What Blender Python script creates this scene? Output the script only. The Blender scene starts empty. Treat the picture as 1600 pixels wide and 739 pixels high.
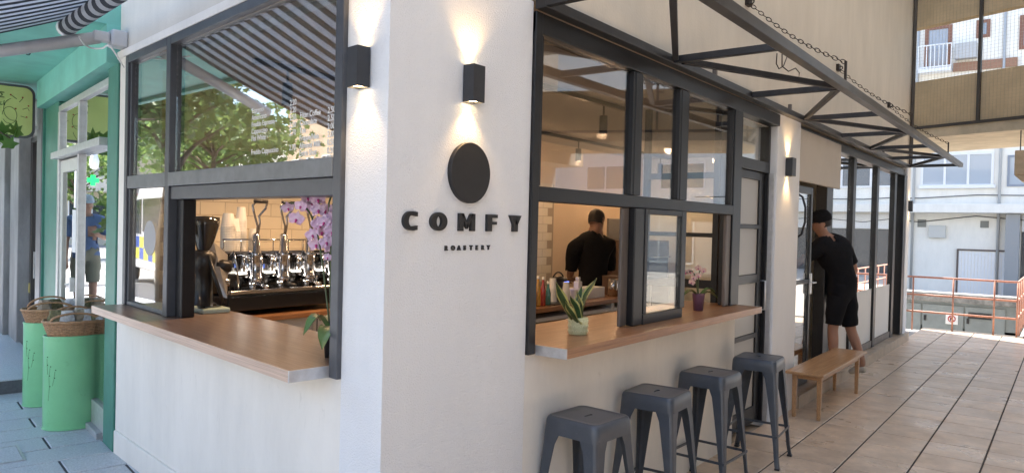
import bpy, bmesh, math, random
from mathutils import Vector, Matrix
R = math.radians
random.seed(7)
SC = bpy.context.scene
COL = SC.collection

# ------------------------------------------------------------ camera
F_PX, PITCH, ROLL, YAW_B, YAW_A = 1137.87, .0154834, .0245336, .653828, .776729
CAM = Vector((-1.895, -2.056, 1.68))
def _cam():
    c, s = math.cos(ROLL), math.sin(ROLL)
    rot = Matrix(((c, -s, 0), (s, c, 0), (0, 0, 1)))
    rt = rot @ Vector((1, 0, 0))
    up = rot @ Vector((0, -math.cos(PITCH), -math.sin(PITCH)))
    fw = rot @ Vector((0, -math.sin(PITCH), math.cos(PITCH)))
    b = fw * math.cos(YAW_B) + rt * math.sin(YAW_B)
    t = -rt * math.cos(YAW_B) + fw * math.sin(YAW_B)
    M = Matrix((b, t, up))
    r, d, f = M @ Vector((1, 0, 0)), M @ Vector((0, 1, 0)), M @ Vector((0, 0, 1))
    cam = bpy.data.cameras.new('camera'); o = bpy.data.objects.new('camera', cam); COL.objects.link(o)
    cam.sensor_width = 36; cam.lens = 36 * F_PX / 1600; cam.clip_start = .05; cam.clip_end = 3000
    m = Matrix((r, -d, -f)).transposed().to_4x4(); m.translation = CAM
    o.matrix_world = m; SC.camera = o
_cam()

# ------------------------------------------------------------ sky, sun, exposure
SUN = Vector((.41, .29, .865)).normalized()
w = bpy.data.worlds.new('World'); SC.world = w; w.use_nodes = True
nt = w.node_tree; bg = nt.nodes['Background']; sky = nt.nodes.new('ShaderNodeTexSky')
sky.sky_type = 'NISHITA'; sky.sun_disc = False
sky.sun_elevation = math.asin(SUN.z); sky.sun_rotation = math.atan2(SUN.x, SUN.y)
sky.air_density = 1.0; sky.dust_density = 1.0; sky.ozone_density = .8
nt.links.new(sky.outputs[0], bg.inputs[0]); bg.inputs[1].default_value = .15
sl = bpy.data.lights.new('sun', 'SUN'); sl.energy = 4.5; sl.angle = R(.5); sl.color = (1, .95, .87)
so = bpy.data.objects.new('sun', sl); COL.objects.link(so)
so.rotation_euler = SUN.to_track_quat('Z', 'Y').to_euler(); so.location = (20, 15, 40)
SC.view_settings.view_transform = 'Standard'; SC.view_settings.look = 'None'
SC.view_settings.exposure = 2.0; SC.view_settings.gamma = 1.0
SC.view_settings.use_curve_mapping = False
SC.cycles.max_bounces = 9; SC.cycles.diffuse_bounces = 5; SC.cycles.glossy_bounces = 5
SC.cycles.transparent_max_bounces = 24; SC.cycles.transmission_bounces = 6
SC.cycles.sample_clamp_indirect = 6; SC.cycles.use_denoising = True
SC.cycles.caustics_reflective = False; SC.cycles.caustics_refractive = False
SC.render.engine = 'CYCLES'

# ------------------------------------------------------------ frames of the place
AZ_A = YAW_A + YAW_B
def frame(az, org=(0, 0, 0)):
    d = Vector((math.cos(az), math.sin(az), 0)); n = Vector((-math.sin(az), math.cos(az), 0))
    m = Matrix((d, n, Vector((0, 0, 1)))).transposed().to_4x4(); m.translation = Vector(org)
    return m
I4 = Matrix.Identity(4)
FA = frame(AZ_A)                                # (along the street wall, outward, up)
P0 = FA @ Vector((3.22, 0, 0))
FG = frame(R(78.3), P0)                         # the green shop's front
def T(x, y, z=0, rz=0): return Matrix.Translation((x, y, z)) @ Matrix.Rotation(rz, 4, 'Z')

# ------------------------------------------------------------ materials
MATS = {}
def mat(name, col, rough=.5, metal=0, var=None, bump=None, spec=None, coat=0, emit=None, sheen=0, stretch=None, trans=0):
    """var=(scale, amount[, second colour]); bump=(scale, strength); stretch=(x,y,z) texture scale"""
    if name in MATS: return MATS[name]
    m = bpy.data.materials.new(name); m.use_nodes = True
    n = m.node_tree.nodes; l = m.node_tree.links; p = n['Principled BSDF']
    p.inputs['Base Color'].default_value = (*col, 1); p.inputs['Roughness'].default_value = rough
    p.inputs['Metallic'].default_value = metal
    if spec is not None: p.inputs['Specular IOR Level'].default_value = spec
    if coat: p.inputs['Coat Weight'].default_value = coat; p.inputs['Coat Roughness'].default_value = .1
    if sheen: p.inputs['Sheen Weight'].default_value = sheen
    if trans: p.inputs['Transmission Weight'].default_value = trans
    if emit: p.inputs['Emission Color'].default_value = (*emit[0], 1); p.inputs['Emission Strength'].default_value = emit[1]
    if var or bump:
        tc = n.new('ShaderNodeTexCoord'); mp = n.new('ShaderNodeMapping'); l.new(tc.outputs['Object'], mp.inputs[0])
        if stretch: mp.inputs['Scale'].default_value = stretch
        oi = n.new('ShaderNodeObjectInfo'); vm = n.new('ShaderNodeVectorMath'); vm.operation = 'SCALE'
        cb = n.new('ShaderNodeCombineXYZ')
        for k in range(3): l.new(oi.outputs['Random'], cb.inputs[k])
        l.new(cb.outputs[0], vm.inputs[0]); vm.inputs['Scale'].default_value = 37.
        l.new(vm.outputs[0], mp.inputs['Location'])
    if var:
        sc, am = var[0], var[1]; c2 = var[2] if len(var) > 2 else tuple(c * (1 - am) for c in col)
        t = n.new('ShaderNodeTexNoise'); t.inputs['Scale'].default_value = sc; t.inputs['Detail'].default_value = 6
        t.inputs['Roughness'].default_value = .62
        l.new(mp.outputs[0], t.inputs['Vector'])
        cr = n.new('ShaderNodeValToRGB'); cr.color_ramp.elements[0].position = .36; cr.color_ramp.elements[1].position = .66
        cr.color_ramp.elements[0].color = (*c2, 1); cr.color_ramp.elements[1].color = (*col, 1)
        l.new(t.outputs['Fac'], cr.inputs[0]); l.new(cr.outputs[0], p.inputs['Base Color'])
    if bump:
        t2 = n.new('ShaderNodeTexNoise'); t2.inputs['Scale'].default_value = bump[0]; t2.inputs['Detail'].default_value = 4
        l.new(mp.outputs[0], t2.inputs['Vector'])
        b = n.new('ShaderNodeBump'); b.inputs['Strength'].default_value = bump[1]; b.inputs['Distance'].default_value = .01
        l.new(t2.outputs['Fac'], b.inputs['Height']); l.new(b.outputs[0], p.inputs['Normal'])
    MATS[name] = m
    return m

def glass(name, tint=(.96, .98, .97), base=.05, gloss=0.0, mul=1.0):
    """thin pane: see-through plus a mirror that strengthens towards grazing angles"""
    if name in MATS: return MATS[name]
    m = bpy.data.materials.new(name); m.use_nodes = True
    n = m.node_tree.nodes; l = m.node_tree.links; n.clear()
    out = n.new('ShaderNodeOutputMaterial'); mx = n.new('ShaderNodeMixShader')
    tr = n.new('ShaderNodeBsdfTransparent'); tr.inputs[0].default_value = (*tint, 1)
    gl = n.new('ShaderNodeBsdfGlossy'); gl.inputs['Roughness'].default_value = gloss; gl.inputs[0].default_value = (1, 1, 1, 1)
    lw = n.new('ShaderNodeLayerWeight'); lw.inputs['Blend'].default_value = .5
    pw = n.new('ShaderNodeMath'); pw.operation = 'POWER'; pw.inputs[1].default_value = 4.2
    ma = n.new('ShaderNodeMath'); ma.operation = 'MULTIPLY_ADD'; ma.inputs[1].default_value = .92 * mul; ma.inputs[2].default_value = base
    ma.use_clamp = True
    l.new(lw.outputs['Facing'], pw.inputs[0]); l.new(pw.outputs[0], ma.inputs[0])
    l.new(ma.outputs[0], mx.inputs[0]); l.new(tr.outputs[0], mx.inputs[1]); l.new(gl.outputs[0], mx.inputs[2])
    l.new(mx.outputs[0], out.inputs[0]); MATS[name] = m
    return m

def stripes(name, c1, c2, axis, period, duty=.5, rough=.8, sub=None):
    m = bpy.data.materials.new(name); m.use_nodes = True
    n = m.node_tree.nodes; l = m.node_tree.links; p = n['Principled BSDF']; p.inputs['Roughness'].default_value = rough
    tc = n.new('ShaderNodeTexCoord'); sx = n.new('ShaderNodeSeparateXYZ'); l.new(tc.outputs['Object'], sx.inputs[0])
    a = n.new('ShaderNodeMath'); a.operation = 'MULTIPLY'; a.inputs[1].default_value = 1 / period; l.new(sx.outputs[axis], a.inputs[0])
    f = n.new('ShaderNodeMath'); f.operation = 'FRACT'; l.new(a.outputs[0], f.inputs[0])
    g = n.new('ShaderNodeMath'); g.operation = 'GREATER_THAN'; g.inputs[1].default_value = duty; l.new(f.outputs[0], g.inputs[0])
    mx = n.new('ShaderNodeMix'); mx.data_type = 'RGBA'; mx.inputs[6].default_value = (*c1, 1); mx.inputs[7].default_value = (*c2, 1)
    l.new(g.outputs[0], mx.inputs[0]); l.new(mx.outputs[2], p.inputs['Base Color'])
    if sub: p.inputs['Transmission Weight'].default_value = 0
    MATS[name] = m
    return m

def wood(name, c1, c2, scale, stretch, rough=.38, coat=.15):
    if name in MATS: return MATS[name]
    m = bpy.data.materials.new(name); m.use_nodes = True
    n = m.node_tree.nodes; l = m.node_tree.links; p = n['Principled BSDF']; p.inputs['Roughness'].default_value = rough
    p.inputs['Coat Weight'].default_value = coat; p.inputs['Coat Roughness'].default_value = .25
    tc = n.new('ShaderNodeTexCoord'); mp = n.new('ShaderNodeMapping'); mp.inputs['Scale'].default_value = stretch
    l.new(tc.outputs['Object'], mp.inputs[0])
    t = n.new('ShaderNodeTexNoise'); t.inputs['Scale'].default_value = scale; t.inputs['Detail'].default_value = 8; t.inputs['Roughness'].default_value = .65
    t.inputs['Distortion'].default_value = .6
    l.new(mp.outputs[0], t.inputs['Vector'])
    cr = n.new('ShaderNodeValToRGB'); e = cr.color_ramp.elements
    e[0].position = .3; e[0].color = (*c2, 1); e[1].position = .7; e[1].color = (*c1, 1)
    l.new(t.outputs['Fac'], cr.inputs[0]); l.new(cr.outputs[0], p.inputs['Base Color'])
    mp2 = n.new('ShaderNodeMapping'); mp2.inputs['Scale'].default_value = [q * r_ for q, r_ in zip(stretch, (.8, 6, 6))]; l.new(tc.outputs['Object'], mp2.inputs[0])
    t2 = n.new('ShaderNodeTexNoise'); t2.inputs['Scale'].default_value = scale; t2.inputs['Detail'].default_value = 5; l.new(mp2.outputs[0], t2.inputs['Vector'])
    c2_ = n.new('ShaderNodeValToRGB'); c2_.color_ramp.elements[0].position = .38; c2_.color_ramp.elements[0].color = (.62, .58, .54, 1); c2_.color_ramp.elements[1].position = .56; c2_.color_ramp.elements[1].color = (1, 1, 1, 1)
    l.new(t2.outputs['Fac'], c2_.inputs[0]); mu = n.new('ShaderNodeMix'); mu.data_type = 'RGBA'; mu.blend_type = 'MULTIPLY'; mu.inputs[0].default_value = .8
    l.new(cr.outputs[0], mu.inputs[6]); l.new(c2_.outputs[0], mu.inputs[7]); l.new(mu.outputs[2], p.inputs['Base Color'])
    b = n.new('ShaderNodeBump'); b.inputs['Strength'].default_value = .08; b.inputs['Distance'].default_value = .004
    l.new(t.outputs['Fac'], b.inputs['Height']); l.new(b.outputs[0], p.inputs['Normal'])
    MATS[name] = m
    return m

def plaster(name, col, scale=140, strength=.55, dirt=.12, grime=None, scuff=0):
    """roughcast render: coarse bump, faint stains with shapes of their own"""
    if name in MATS: return MATS[name]
    m = bpy.data.materials.new(name); m.use_nodes = True
    n = m.node_tree.nodes; l = m.node_tree.links; p = n['Principled BSDF']; p.inputs['Roughness'].default_value = .82
    p.inputs['Specular IOR Level'].default_value = .25
    g = n.new('ShaderNodeNewGeometry'); t = n.new('ShaderNodeTexNoise'); t.inputs['Scale'].default_value = scale; t.inputs['Detail'].default_value = 3
    l.new(g.outputs['Position'], t.inputs['Vector'])
    b = n.new('ShaderNodeBump'); b.inputs['Strength'].default_value = strength; b.inputs['Distance'].default_value = .006
    l.new(t.outputs['Fac'], b.inputs['Height']); l.new(b.outputs[0], p.inputs['Normal'])
    mp = n.new('ShaderNodeMapping'); mp.inputs['Scale'].default_value = (1.6, 1.6, .5); l.new(g.outputs['Position'], mp.inputs[0])
    t2 = n.new('ShaderNodeTexNoise'); t2.inputs['Scale'].default_value = 1.7; t2.inputs['Detail'].default_value = 9; t2.inputs['Roughness'].default_value = .68
    l.new(mp.outputs[0], t2.inputs['Vector'])
    cr = n.new('ShaderNodeValToRGB'); e = cr.color_ramp.elements
    e[0].position = .3; e[0].color = (*[c * (1 - dirt) for c in col], 1); e[1].position = .62; e[1].color = (*col, 1)
    l.new(t2.outputs['Fac'], cr.inputs[0]); l.new(cr.outputs[0], p.inputs['Base Color'])
    if grime:
        t3 = n.new('ShaderNodeTexNoise'); t3.inputs['Scale'].default_value = grime[0]; t3.inputs['Detail'].default_value = 12; t3.inputs['Roughness'].default_value = .75
        l.new(g.outputs['Position'], t3.inputs['Vector'])
        c3 = n.new('ShaderNodeValToRGB'); c3.color_ramp.elements[0].position = .62; c3.color_ramp.elements[1].position = .74
        l.new(t3.outputs['Fac'], c3.inputs[0])
        mx = n.new('ShaderNodeMix'); mx.data_type = 'RGBA'; mu = n.new('ShaderNodeMath'); mu.operation = 'MULTIPLY'; mu.inputs[1].default_value = grime[1]
        l.new(c3.outputs[0], mu.inputs[0]); l.new(mu.outputs[0], mx.inputs[0]); l.new(cr.outputs[0], mx.inputs[6]); mx.inputs[7].default_value = (*grime[2], 1)
        l.new(mx.outputs[2], p.inputs['Base Color'])
    if scuff:
        mp4 = n.new('ShaderNodeMapping'); mp4.inputs['Scale'].default_value = (5, 5, 1.4); mp4.inputs['Rotation'].default_value = (.3, .5, .2); l.new(g.outputs['Position'], mp4.inputs[0])
        t4 = n.new('ShaderNodeTexNoise'); t4.inputs['Scale'].default_value = 3.1; t4.inputs['Detail'].default_value = 13; t4.inputs['Roughness'].default_value = .8; t4.inputs['Distortion'].default_value = 1.2
        l.new(mp4.outputs[0], t4.inputs['Vector'])
        c4 = n.new('ShaderNodeValToRGB'); c4.color_ramp.elements[0].position = .60; c4.color_ramp.elements[1].position = .70
        l.new(t4.outputs['Fac'], c4.inputs[0]); m4 = n.new('ShaderNodeMath'); m4.operation = 'MULTIPLY'; m4.inputs[1].default_value = scuff
        l.new(c4.outputs[0], m4.inputs[0]); x4 = n.new('ShaderNodeMix'); x4.data_type = 'RGBA'; l.new(m4.outputs[0], x4.inputs[0])
        src = p.inputs['Base Color'].links[0].from_socket; l.new(src, x4.inputs[6]); x4.inputs[7].default_value = (.33, .31, .27, 1)
        l.new(x4.outputs[2], p.inputs['Base Color'])
    MATS[name] = m
    return m

m_plaster = plaster('white_roughcast', (.77, .78, .79), 150, .75, .06, scuff=.20)
m_lowwall = plaster('white_painted_wall', (.80, .77, .71), 40, .14, .12, (7, .22, (.45, .44, .40)), scuff=.30)
m_cream = plaster('cream_upper_wall', (.655, .60, .51), 60, .25, .13, (3, .22, (.45, .38, .28)), scuff=.22)
m_black = mat('black_frame_paint', (.0095, .010, .012), .40, var=(18, .3), bump=(60, .05))
m_greyfr = mat('charcoal_frame_paint', (.075, .080, .092), .38, var=(9, .22), bump=(50, .05))
m_steelgrey = mat('stool_steel_paint', (.058, .070, .088), .34, var=(14, .18), bump=(90, .03), coat=.1)
m_oak = wood('oak_top', (.40, .20, .095), (.265, .12, .05), 3.0, (1.1, 9, 9))
m_oakA = wood('oak_top_street', (.28, .19, .14), (.18, .118, .085), 3.0, (1.1, 9, 9), rough=.34, coat=.3)
m_oakedge = wood('oak_edge', (.62, .45, .34), (.52, .36, .26), 3.0, (1.2, 9, 20))
m_bench = wood('beech_bench', (.50, .30, .15), (.40, .22, .10), 3.0, (1.2, 10, 10))
m_alu = mat('aluminium_edge', (.62, .63, .65), .42, .85, var=(20, .2))
m_silver = mat('silver_profile', (.66, .66, .66), .38, .6, var=(20, .15))
m_glass = glass('window_glass', base=.045)
m_glassA = glass('street_window_glass', base=.20, mul=1.3)
m_glassU = glass('upper_pane_glass', tint=(.71, .71, .72), base=.09)
m_glassF = glass('reflective_front_glass', base=.30, mul=1.5)
m_glassG = glass('shop_door_glass', tint=(.82, .86, .85), base=.24, mul=1.5)
m_frost = mat('frosted_film', (.66, .65, .63), .55, spec=.4)
m_tile = mat('cream_glazed_tile', (.80, .72, .58), .12, coat=.4, var=(4, .06))
m_inwall = mat('warm_interior_paint', (.72, .57, .42), .8, var=(2, .05))
m_floor_tile = None
m_white = mat('white_laminate', (.78, .78, .76), .4)
m_chrome = mat('chrome', (.58, .58, .60), .13, 1.0)
m_blackpl = mat('black_plastic', (.015, .015, .017), .35)
m_grout = mat('dark_grout', (.06, .048, .04), .9, var=(30, .4))
m_green = mat('green_paint_shaded', (.065, .245, .185), .45, var=(5, .2), bump=(70, .05))  # shop green darkened to carry the shade on posts and pilaster
m_lime = mat('lime_bin_enamel', (.26, .66, .33), .30, coat=.35, var=(3, .12), bump=(4, .08))
m_wicker = mat('wicker', (.50, .29, .15), .55, var=(40, .4), bump=(60, .3))
m_paper = mat('white_paper', (.80, .80, .79), .6)
m_skin = mat('skin', (.36, .19, .125), .5, var=(8, .15))
m_hair = mat('dark_hair', (.018, .013, .011), .6, bump=(150, .5))
m_blackcloth = mat('black_cotton', (.010, .010, .012), .9, var=(30, .3), spec=.2)
def thin_cloth(m, col, fac):
    n = m.node_tree.nodes; l = m.node_tree.links; p = n['Principled BSDF']; out = [x for x in n if x.type == 'OUTPUT_MATERIAL'][0]
    t = n.new('ShaderNodeBsdfTranslucent'); mx = n.new('ShaderNodeMixShader'); mx.inputs[0].default_value = fac
    if col: t.inputs[0].default_value = (*col, 1)
    else: l.new(p.inputs['Base Color'].links[0].from_socket, t.inputs[0])
    l.new(p.outputs[0], mx.inputs[1]); l.new(t.outputs[0], mx.inputs[2]); l.new(mx.outputs[0], out.inputs[0])
m_leaf = mat('plane_tree_leaf', (.085, .18, .03), .45, var=(9, .4, (.04, .11, .018)))
thin_cloth(m_leaf, (.24, .33, .10), .38)
m_bark = mat('bark', (.16, .12, .085), .85, var=(8, .5), bump=(30, .8), stretch=(1, 1, .3))
m_concrete = mat('concrete', (.38, .37, .35), .85, var=(3, .3), bump=(40, .3))
m_asphalt = mat('pale_street_paving', (.40, .39, .37), .8, var=(3, .2), bump=(60, .2))

# ------------------------------------------------------------ mesh builder
MW = {}
class MB:
    def __init__(s): s.v = []; s.f = []
    def add(s, vs, fs):
        k = len(s.v); s.v += [tuple(x) for x in vs]; s.f += [tuple(i + k for i in f) for f in fs]; return s
    def box(s, x0, x1, y0, y1, z0, z1):
        x0, x1 = sorted((x0, x1)); y0, y1 = sorted((y0, y1)); z0, z1 = sorted((z0, z1))
        return s.add([(x0, y0, z0), (x1, y0, z0), (x1, y1, z0), (x0, y1, z0), (x0, y0, z1), (x1, y0, z1), (x1, y1, z1), (x0, y1, z1)],
                     [(0, 3, 2, 1), (4, 5, 6, 7), (0, 1, 5, 4), (1, 2, 6, 5), (2, 3, 7, 6), (3, 0, 4, 7)])
    def prism(s, poly, a0, a1, fn=lambda p, a: (p[0], p[1], a)):
        n = len(poly); vs = [fn(p, a0) for p in poly] + [fn(p, a1) for p in poly]
        return s.add(vs, [tuple(range(n))[::-1], tuple(range(n, 2 * n))] + [(i, (i + 1) % n, n + (i + 1) % n, n + i) for i in range(n)])
    def tube(s, pts, r, n=8, cap=True, flat=1.0):
        pts = [Vector(p) for p in pts]; m = len(pts); rr = r if isinstance(r, (list, tuple)) else [r] * m
        vs = []; up = None
        for i in range(m):
            d = (pts[min(i + 1, m - 1)] - pts[max(i - 1, 0)])
            if d.length < 1e-9: d = Vector((0, 0, 1))
            d.normalize()
            if up is None:
                up = Vector((0, 0, 1)) if abs(d.z) < .9 else Vector((1, 0, 0))
            x = d.cross(up)
            if x.length < 1e-6: x = d.orthogonal()
            x.normalize(); y = x.cross(d).normalized(); up = y
            for k in range(n):
                a = 2 * math.pi * k / n
                vs.append(pts[i] + (x * math.cos(a) + y * math.sin(a) * flat) * rr[i])
        fs = [(i * n + k, i * n + (k + 1) % n, (i + 1) * n + (k + 1) % n, (i + 1) * n + k) for i in range(m - 1) for k in range(n)]
        if cap: fs += [tuple(range(n))[::-1], tuple(range((m - 1) * n, m * n))]
        return s.add(vs, fs)
    def bar(s, a, b, wd, ht):
        """rectangular bar from a to b (width sideways, height up)"""
        a, b = Vector(a), Vector(b); d = (b - a).normalized()
        up = Vector((0, 0, 1)) if abs(d.z) < .95 else Vector((0, 1, 0))
        x = d.cross(up).normalized(); y = x.cross(d).normalized()
        q = [(-wd / 2, -ht / 2), (wd / 2, -ht / 2), (wd / 2, ht / 2), (-wd / 2, ht / 2)]
        vs = [a + x * u + y * v for u, v in q] + [b + x * u + y * v for u, v in q]
        return s.add(vs, [(0, 3, 2, 1), (4, 5, 6, 7), (0, 1, 5, 4), (1, 2, 6, 5), (2, 3, 7, 6), (3, 0, 4, 7)])
    def lathe(s, prof, c=(0, 0, 0), n=20, sx=1, sy=1, cap=True, axis='z'):
        vs = []; m = len(prof)
        for r, z in prof:
            for k in range(n):
                a = 2 * math.pi * k / n; p = (r * math.cos(a) * sx, r * math.sin(a) * sy, z)
                if axis == 'x': p = (p[2], p[0], p[1])
                if axis == 'y': p = (p[0], p[2], p[1])
                vs.append((c[0] + p[0], c[1] + p[1], c[2] + p[2]))
        fs = [(i * n + k, i * n + (k + 1) % n, (i + 1) * n + (k + 1) % n, (i + 1) * n + k) for i in range(m - 1) for k in range(n)]
        if axis == 'y': fs = [f[::-1] for f in fs]
        if cap: fs += [tuple(range(n))[::-1], tuple(range((m - 1) * n, m * n))]
        return s.add(vs, fs)
    def torus(s, c, R_, r, n=24, m=8, M=None, sx=1, sy=1, a0=0, a1=2 * math.pi):
        pts = []
        full = abs(a1 - a0 - 2 * math.pi) < 1e-6
        for i in range(n + (0 if full else 1)):
            a = a0 + (a1 - a0) * i / n; p = Vector((R_ * math.cos(a) * sx, R_ * math.sin(a) * sy, 0))
            d = Vector((math.cos(a), math.sin(a), 0))
            for k in range(m):
                b = 2 * math.pi * k / m; q = p + d * (r * math.cos(b)) + Vector((0, 0, r * math.sin(b)))
                if M: q = M @ q
                pts.append(q + Vector(c))
        nn = n if full else n + 1
        fs = [(i * m + k, ((i + 1) % nn) * m + k, ((i + 1) % nn) * m + (k + 1) % m, i * m + (k + 1) % m) for i in range(n) for k in range(m)]
        return s.add(pts, fs)
    def sphere(s, c, r, n=14, m=9, sx=1, sy=1, sz=1):
        prof = [(max(1e-4, r * math.sin(math.pi * i / m)), -r * math.cos(math.pi * i / m)) for i in range(m + 1)]
        return s.lathe([(a, b * sz) for a, b in prof], c, n, sx, sy)
    def xf(s, M):
        s.v = [tuple(M @ Vector(p)) for p in s.v]; return s
    def build(s, name, m, parent=None, fr=None, smooth=False, bevel=0, bseg=2, auto=None):
        me = bpy.data.meshes.new(name); me.from_pydata(s.v, [], s.f); me.validate()
        bm = bmesh.new(); bm.from_mesh(me); bmesh.ops.recalc_face_normals(bm, faces=bm.faces); bm.to_mesh(me); bm.free()
        return link(name, me, m, parent, fr, smooth, bevel, bseg)

def link(name, me, m, parent=None, fr=None, smooth=False, bevel=0, bseg=2):
    if m is not None and len(me.materials) == 0: me.materials.append(m)
    if smooth:
        me.polygons.foreach_set('use_smooth', [True] * len(me.polygons))
    o = bpy.data.objects.new(name, me); COL.objects.link(o)
    place(o, fr or I4, parent)
    if bevel:
        b = o.modifiers.new('Bevel', 'BEVEL'); b.width = bevel; b.segments = bseg; b.limit_method = 'ANGLE'; b.angle_limit = R(40)
        b.harden_normals = False
    return o
def place(o, world, parent=None):
    MW[o.name] = world.copy()
    if parent is not None:
        o.parent = parent; o.matrix_parent_inverse = MW[parent.name].inverted()
    o.matrix_basis = world
def tag(o, label=None, cat=None, group=None, kind=None):
    if label: o['label'] = label
    if cat: o['category'] = cat
    if group: o['group'] = group
    if kind: o['kind'] = kind
    return o
def thing(name, label, cat, loc=(0, 0, 0), group=None, fr=None):
    o = bpy.data.objects.new(name, None); COL.objects.link(o); o.empty_display_size = .1
    place(o, fr if fr is not None else Matrix.Translation(loc)); return tag(o, label, cat, group)
def kids(o): return [c for c in bpy.data.objects if c.parent == o]
def copy_tree(o, world, label=None, parent=None, delta=None):
    """copy of a thing with copies of its parts and sub-parts, moved to another world matrix"""
    d = world @ MW[o.name].inverted() if delta is None else delta
    c = o.copy(); COL.objects.link(c); c.parent = None; c.matrix_parent_inverse = I4
    place(c, d @ MW[o.name], parent)
    if label: c['label'] = label
    for k in kids(o): copy_tree(k, None, None, c, d)
    return c
def twin(o, world, parent=None, name=None):
    """another object sharing o's mesh"""
    c = bpy.data.objects.new(name or o.name.split('.')[0], o.data); COL.objects.link(c)
    place(c, world, parent)
    return c
def boxo(name, b, m, parent=None, fr=None, bevel=0): return MB().box(*b).build(name, m, parent, fr, bevel=bevel)

def text_mesh(body, size, extrude=0, offset=0, align='LEFT', spacing=1.0):
    cu = bpy.data.curves.new('t', 'FONT'); cu.body = body; cu.size = size; cu.extrude = extrude; cu.offset = offset
    cu.align_x = align; cu.space_character = spacing; cu.resolution_u = 4
    o = bpy.data.objects.new('t', cu); COL.objects.link(o)
    dg = bpy.context.evaluated_depsgraph_get(); me = bpy.data.meshes.new_from_object(o.evaluated_get(dg))
    bpy.data.objects.remove(o); bpy.data.curves.remove(cu)
    return me
def text_on_A(s, z, o): # text lying in the street wall: reads towards -s, faces outward
    d = -(FA.to_3x3() @ Vector((1, 0, 0))); u = Vector((0, 0, 1)); nrm = d.cross(u)
    m = Matrix((d, u, nrm)).transposed().to_4x4(); m.translation = FA @ Vector((s, o, z)); return m
def text_on_B(x, z, y):
    m = Matrix((Vector((1, 0, 0)), Vector((0, 0, 1)), Vector((0, -1, 0)))).transposed().to_4x4(); m.translation = (x, y, z); return m

def worn(m, scale, amt, col, rough=None, zfade=None):
    """chips and rubbed spots laid over a paint"""
    n = m.node_tree.nodes; l = m.node_tree.links; p = n['Principled BSDF']
    tc = n.new('ShaderNodeTexCoord'); oi = n.new('ShaderNodeObjectInfo'); ad = n.new('ShaderNodeVectorMath'); ad.operation = 'ADD'
    sc = n.new('ShaderNodeVectorMath'); sc.operation = 'SCALE'; sc.inputs['Scale'].default_value = 19.; l.new(oi.outputs['Location'], sc.inputs[0])
    l.new(tc.outputs['Object'], ad.inputs[0]); l.new(sc.outputs[0], ad.inputs[1])
    t = n.new('ShaderNodeTexNoise'); t.inputs['Scale'].default_value = scale; t.inputs['Detail'].default_value = 12; t.inputs['Roughness'].default_value = .78
    l.new(ad.outputs[0], t.inputs['Vector'])
    c = n.new('ShaderNodeValToRGB'); c.color_ramp.elements[0].position = .60; c.color_ramp.elements[1].position = .68; l.new(t.outputs['Fac'], c.inputs[0])
    k = n.new('ShaderNodeMath'); k.operation = 'MULTIPLY'; k.inputs[1].default_value = amt; l.new(c.outputs[0], k.inputs[0])
    x = n.new('ShaderNodeMix'); x.data_type = 'RGBA'; l.new(k.outputs[0], x.inputs[0])
    if p.inputs['Base Color'].links: l.new(p.inputs['Base Color'].links[0].from_socket, x.inputs[6])
    else: x.inputs[6].default_value = p.inputs['Base Color'].default_value
    x.inputs[7].default_value = (*col, 1); l.new(x.outputs[2], p.inputs['Base Color'])
    if rough is not None:
        r = n.new('ShaderNodeMapRange'); r.inputs[3].default_value = p.inputs['Roughness'].default_value; r.inputs[4].default_value = rough
        l.new(c.outputs[0], r.inputs[0]); l.new(r.outputs[0], p.inputs['Roughness'])
worn(m_steelgrey, 7, .35, (.16, .165, .17), .55)
worn(m_lime, 5, .30, (.10, .30, .12), .6)
worn(m_green, 6, .35, (.16, .36, .30), .7)
worn(m_black, 9, .4, (.045, .043, .042), .6)
worn(m_greyfr, 7, .35, (.13, .13, .135), .55)

# ============================================================ THE SETTING: ground, passage, pavement, road
g = MB()
def gq(x0, x1, y0, y1, z): g.add([(x0, y0, z), (x1, y0, z), (x1, y1, z), (x0, y1, z)], [(0, 1, 2, 3)])
gq(-600, 13.3, -600, 600, -.06); gq(13.3, 22, -1.45, 600, -2.6); gq(22, 600, -1.45, 600, -.9); gq(13.3, 600, -600, -1.45, -.06)
g.add([(13.3, -1.45, -2.6), (13.3, 600, -2.6), (13.3, 600, -.06), (13.3, -1.45, -.06)], [(0, 1, 2, 3)])
g.add([(13.3, -1.45, -2.6), (600, -1.45, -2.6), (600, -1.45, -.06), (13.3, -1.45, -.06)], [(0, 1, 2, 3)])
g.add([(22, -1.45, -2.6), (22, 600, -2.6), (22, 600, -.9), (22, -1.45, -.9)], [(0, 1, 2, 3)])
tag(g.build('ground', m_concrete), kind='structure')

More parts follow.
